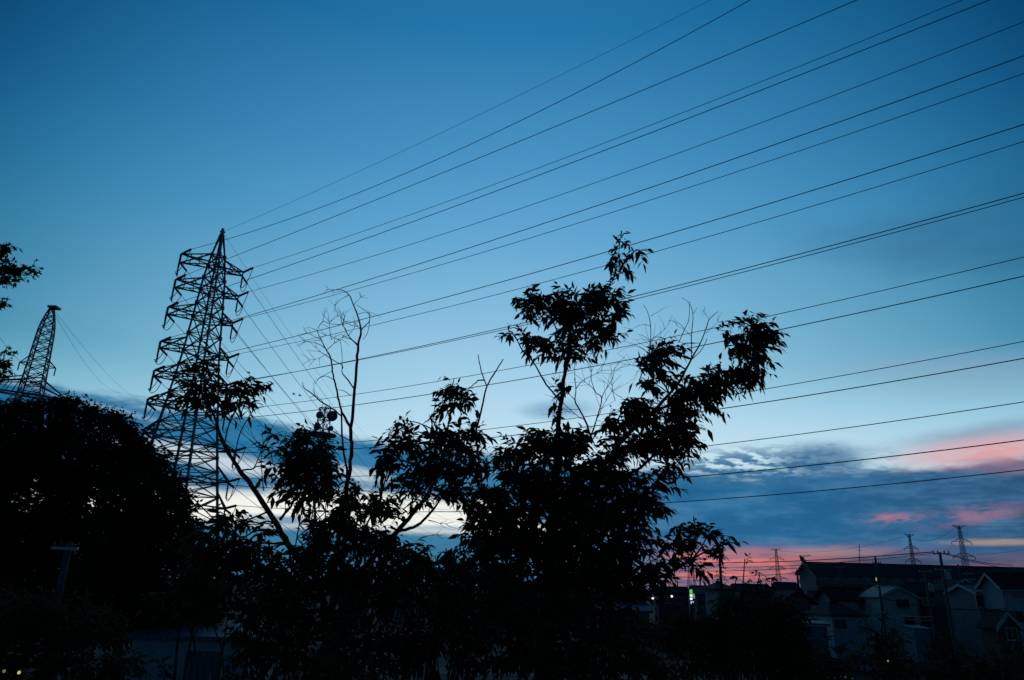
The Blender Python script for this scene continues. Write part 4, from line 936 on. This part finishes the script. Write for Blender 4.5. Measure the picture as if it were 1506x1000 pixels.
pA = upole('pale concrete pole with one crossarm before the big dark trees', (103, 798), (90, 890), 15.5, .075, ((.12, .54),), group=None, isc=.4)
pB_ = upole('tallest utility pole at right, with an offset top crossarm above the long roof', (1382, 812), 0, 72, .15, ((.15, 1.6), (1.6, 1.6)), True)
pC = upole('slim pole in front of the lit window of the long building', (1287, 818), 0, 100, .15, ((.9, 1.2),))
pD = upole('pole standing before the left half of the long building', (1234, 829), 0, 120, .16, ((.5, 1.6),))
pE = upole('pole just left of the tallest utility pole', (1359, 833), 0, 80, .16, ((.5, 1.4),), True)
pF = upole('pole behind the dark gabled house roof', (1422, 839), 0, 110, .17, ((.4, 1.6), (1.2, 1.6)))
pG = upole('pole right of the tallest one, under the taller distant pylon', (1409, 830), 0, 125, .16, ((.4, 1.5),))
pH = upole('short pole with a thin top rod left of the long building gable', (1172, 838), 0, 150, .25, ((.5, 2.0),), True)
pI = upole('small pole with drooping arms between lit sign and conifer', (1029, 842), 0, 190, .2, ((.8, 4.0), (2.0, 3.2)))
pJ = upole('pole seen under the end of the low leafy branch', (979, 851), 0, 180, .2, ((.8, 2.4),))
pK = upole('thin pole left of the distant half-hidden pylon', (996, 852), 0, 240, .2, ((.8, 2.4),))
# cables
def cable(label, a, b, sag, r, g='cables strung between utility poles'):
    a, b = np.asarray(a, float), np.asarray(b, float); w = MB()
    w.tube([a + (b - a) * t - np.array([0, 0, 4 * sag * t * (1 - t)]) for t in np.linspace(0, 1, 28)], r, 4)
    obj('cable', w, M['wire'], None, label, 'cable', g, loc=a)
cable('thick cable from the tallest pole to the far left across the glow', pB_ + [-.7, 0, 0], P(1000, 826, 140), .5, .05)
cable('thinner cable just under the thick one across the glow', pB_ + [-.5, 0, -.1], P(1000, 831, 150), .8, .03)
cable('cable crossing the lower pink glow towards the conifer', pD + [0, 0, -.3], P(960, 838, 170), .5, .05)
cable('low cable just above the left skyline roofs', pH + [0, 0, -.6], P(940, 846, 180), .6, .05)
cable('cable falling from the tallest pole to the right behind the pale house', pB_ + [.7, 0, -.1], P(1490, 831, 95), .3, .035)
cable('second cable falling from the tallest pole to the right', pB_ + [.6, 0, -.2], P(1530, 838, 95), .4, .03)
cable('dark cable sagging across the cream gabled house', P(1292, 878, 78), P(1480, 895, 70), .5, .04)
cable('dark cable above the lower window of the cream house', P(1296, 900, 76), P(1372, 907, 66), .2, .035)
cable('lowest dark cable across the cream house wall', P(1292, 903, 76), P(1372, 912, 66), .2, .03)
cable('thin wire from the pale concrete pole to the shed', pA + [.2, -.1, -.1], P(330, 900, 15), .2, .006, 'wires of the pale concrete pole')
cable('thin wire from the pale concrete pole to the left edge', pA + [-.2, -.1, -.1], P(-60, 800, 14), .2, .006, 'wires of the pale concrete pole')
# aerials on the long building
for lb, px, py0, py1, Y, yagi in [('tv aerial standing over the left end of the long roof', 1182, 818, 832, 163, True), ('tall thin mast aerial on the ridge of the long roof', 1264, 800, 832, 165, False)]:
    a, b = P(px, py1, Y), P(px, py0, Y); o = thing('roof_aerial', lb, 'aerial', a); m = MB(); m.tube([a, b], .07, 5); obj('pole', m, M['alu'], o); m = MB()
    if yagi:
        m.beam(b + [-.6, 0, -.1], b + [1.5, 0, .25], .07)
        for q in np.linspace(0, 1, 7): c = b + np.array([-.6 + 2.1 * q, 0, -.1 + .35 * q]); m.beam(c - [0, .8, .25], c + [0, .8, .25], .05)
    else:
        for q in (.35, .7): c = a + (b - a) * q; m.beam(c - [.5, 0, 0], c + [.5, 0, 0], .06)
    obj('rod', m, M['alu'], o)
# lit things
def lamp(label, px, py, Y, col, st, r, H=None):
    c = P(px, py, Y); o = thing('street_lamp', label, 'street lamp', (c[0], Y, 0), 'lamps glowing in the town'); m = MB(); m.tube([(c[0] + .5, Y, -.05), (c[0] + .5, Y, c[2] + .25), (c[0] + .3, Y, c[2] + .4), (c[0], Y, c[2] + .35)], .06, 6); obj('pole', m, M['conc'], o)
    m = MB(); m.tube([c + [0, 0, -r], c + [0, 0, -r * .4], c + [0, 0, r * .5], c + [0, 0, r]], [r * .4, r, r, r * .4], 10); obj('lamp_head', m, emis('lamp_glow', col, st), o)
lamp('white street lamp left of the green lit sign', 988, 877, 150, (.95, 1, .9), 1.6, .2)
lamp('small white street lamp seen through the low branch', 960, 880, 170, (.95, 1, .9), 1.6, .22)
lamp('tiny white lamp glinting through the largest tree', 798, 874, 140, (1, .97, .85), 2.5, .22)
Y = 128.0; c = P(1017, 880, Y); o = thing('shop_sign', 'lit pylon sign, green above white and blue, low left of the conifer', 'sign', (c[0], Y, 0)); s_ = mpp(1017, 880, Y)
m = MB(); m.box((c[0] - .25, Y + .05, -.05), (c[0] + .25, Y + .35, Z(1017, 866, Y))); obj('post', m, M['wall_dark'], o)
for nm, a, b, dx0, dx1, col, stg in [('sign_panel', 867, 873, -2.2, 1.6, (.08, .9, .06), .8), ('sign_panel', 874, 877.5, -2.0, 1.4, (.75, 1, .8), 1.1), ('sign_panel', 879, 882, -2.2, 1.2, (.85, .95, 1), 1.2), ('sign_panel', 884, 888, -1.8, 2.6, (.35, .45, 1), .9), ('sign_panel', 873, 880, 2.6, 4.6, (.3, .9, .35), .35)]:
    m = MB(); m.box((c[0] + dx0 * s_, Y - .12, Z(1017, b, Y)), (c[0] + dx1 * s_, Y + .04, Z(1017, a, Y))); obj(nm, m, emis('sign_glow', col, stg), o)
for lb, px, py, Y, col, stg, r in [('small warm lamp glowing at the lower left corner', 28, 989, 8.6, (1, .8, .2), .6, .016), ('second small yellow lamp at the lower left corner', 6, 987, 8.8, (.8, .75, .2), .2, .016), ('small warm light among the shrubs right of centre', 1306, 972, 11.0, (1, .5, .25), .4, .011)]:
    c = P(px, py, Y); o = thing('garden_lamp', lb, 'lamp', (c[0], Y, float(gh(c[0], Y)))); m = MB(); m.tube([(c[0], Y, float(gh(c[0], Y)) - .05), c - [0, 0, r]], .012, 6); obj('pole', m, M['rubber'], o)
    m = MB(); m.tube([c + [0, 0, -r], c + [0, 0, -r * .4], c + [0, 0, r * .4], c + [0, 0, r]], [r * .5, r, r, r * .5], 8); obj('bulb', m, emis('warm_glow', col, stg), o)
# parked van between shed and hip-roofed house
Y = 60.0; c = P(1235, 975, Y); o = thing('parked_van', 'grey van parked between the spiky shrub and the bluish house', 'van', (c[0], Y, 0)); x, z = c[0], 0.0
m = MB(); m.poly([(x - 2.1, Y, .35), (x + 2.2, Y, .35), (x + 2.25, Y, 1.0), (x + 1.6, Y, 1.15), (x + 1.0, Y, 1.95), (x - 2.0, Y, 2.0), (x - 2.15, Y, 1.2)], (0, 1.7, 0)); obj('body', m, M['paint'], o)
for a, b in ((-1.8, -.7), (-.6, .3), (.4, 1.05)):
    m = MB(); m.poly([(x + a, Y - .012, 1.2), (x + b + (.25 if b > 1 else 0), Y - .012, 1.2), (x + b - (.05 if b > 1 else 0), Y - .012, 1.8), (x + a, Y - .012, 1.8)], (0, .01, 0)); obj('window', m, M['glass'], o)
for sx_ in (-1.35, 1.45):
    for sy in (0, 1.5):
        m = MB(); m.tube([(x + sx_, Y - .04 + sy, .34), (x + sx_, Y + .2 + sy, .34)], .34, 16); wo_ = obj('wheel', m, M['rubber'], o)
        m = MB(); m.tube([(x + sx_, Y - .05 + sy, .34), (x + sx_, Y - .042 + sy, .34)], .2, 12); obj('rim', m, M['alu'], wo_)
# birds
for lb, px, py in (('bird flying left of the bare sapling, the left one', 432, 580), ('bird flying left of the bare sapling, the right one', 441, 582)):
    c = P(px, py, 70); m = MB(); m.tube([c + [-.16, 0, 0], c + [-.05, 0, .02], c + [.1, 0, .01], c + [.2, 0, .03]], [.02, .05, .05, .015], 6)
    for sg in (-1, 1): m.poly([c + [-.04, 0, .03], c + [.08, 0, .03], c + [.02, sg * .22, .14], c + [-.02, sg * .4, .08]], (0, 0, .008))
    obj('bird', m, M['wire'], None, lb, 'bird', 'birds in the sky', loc=c)
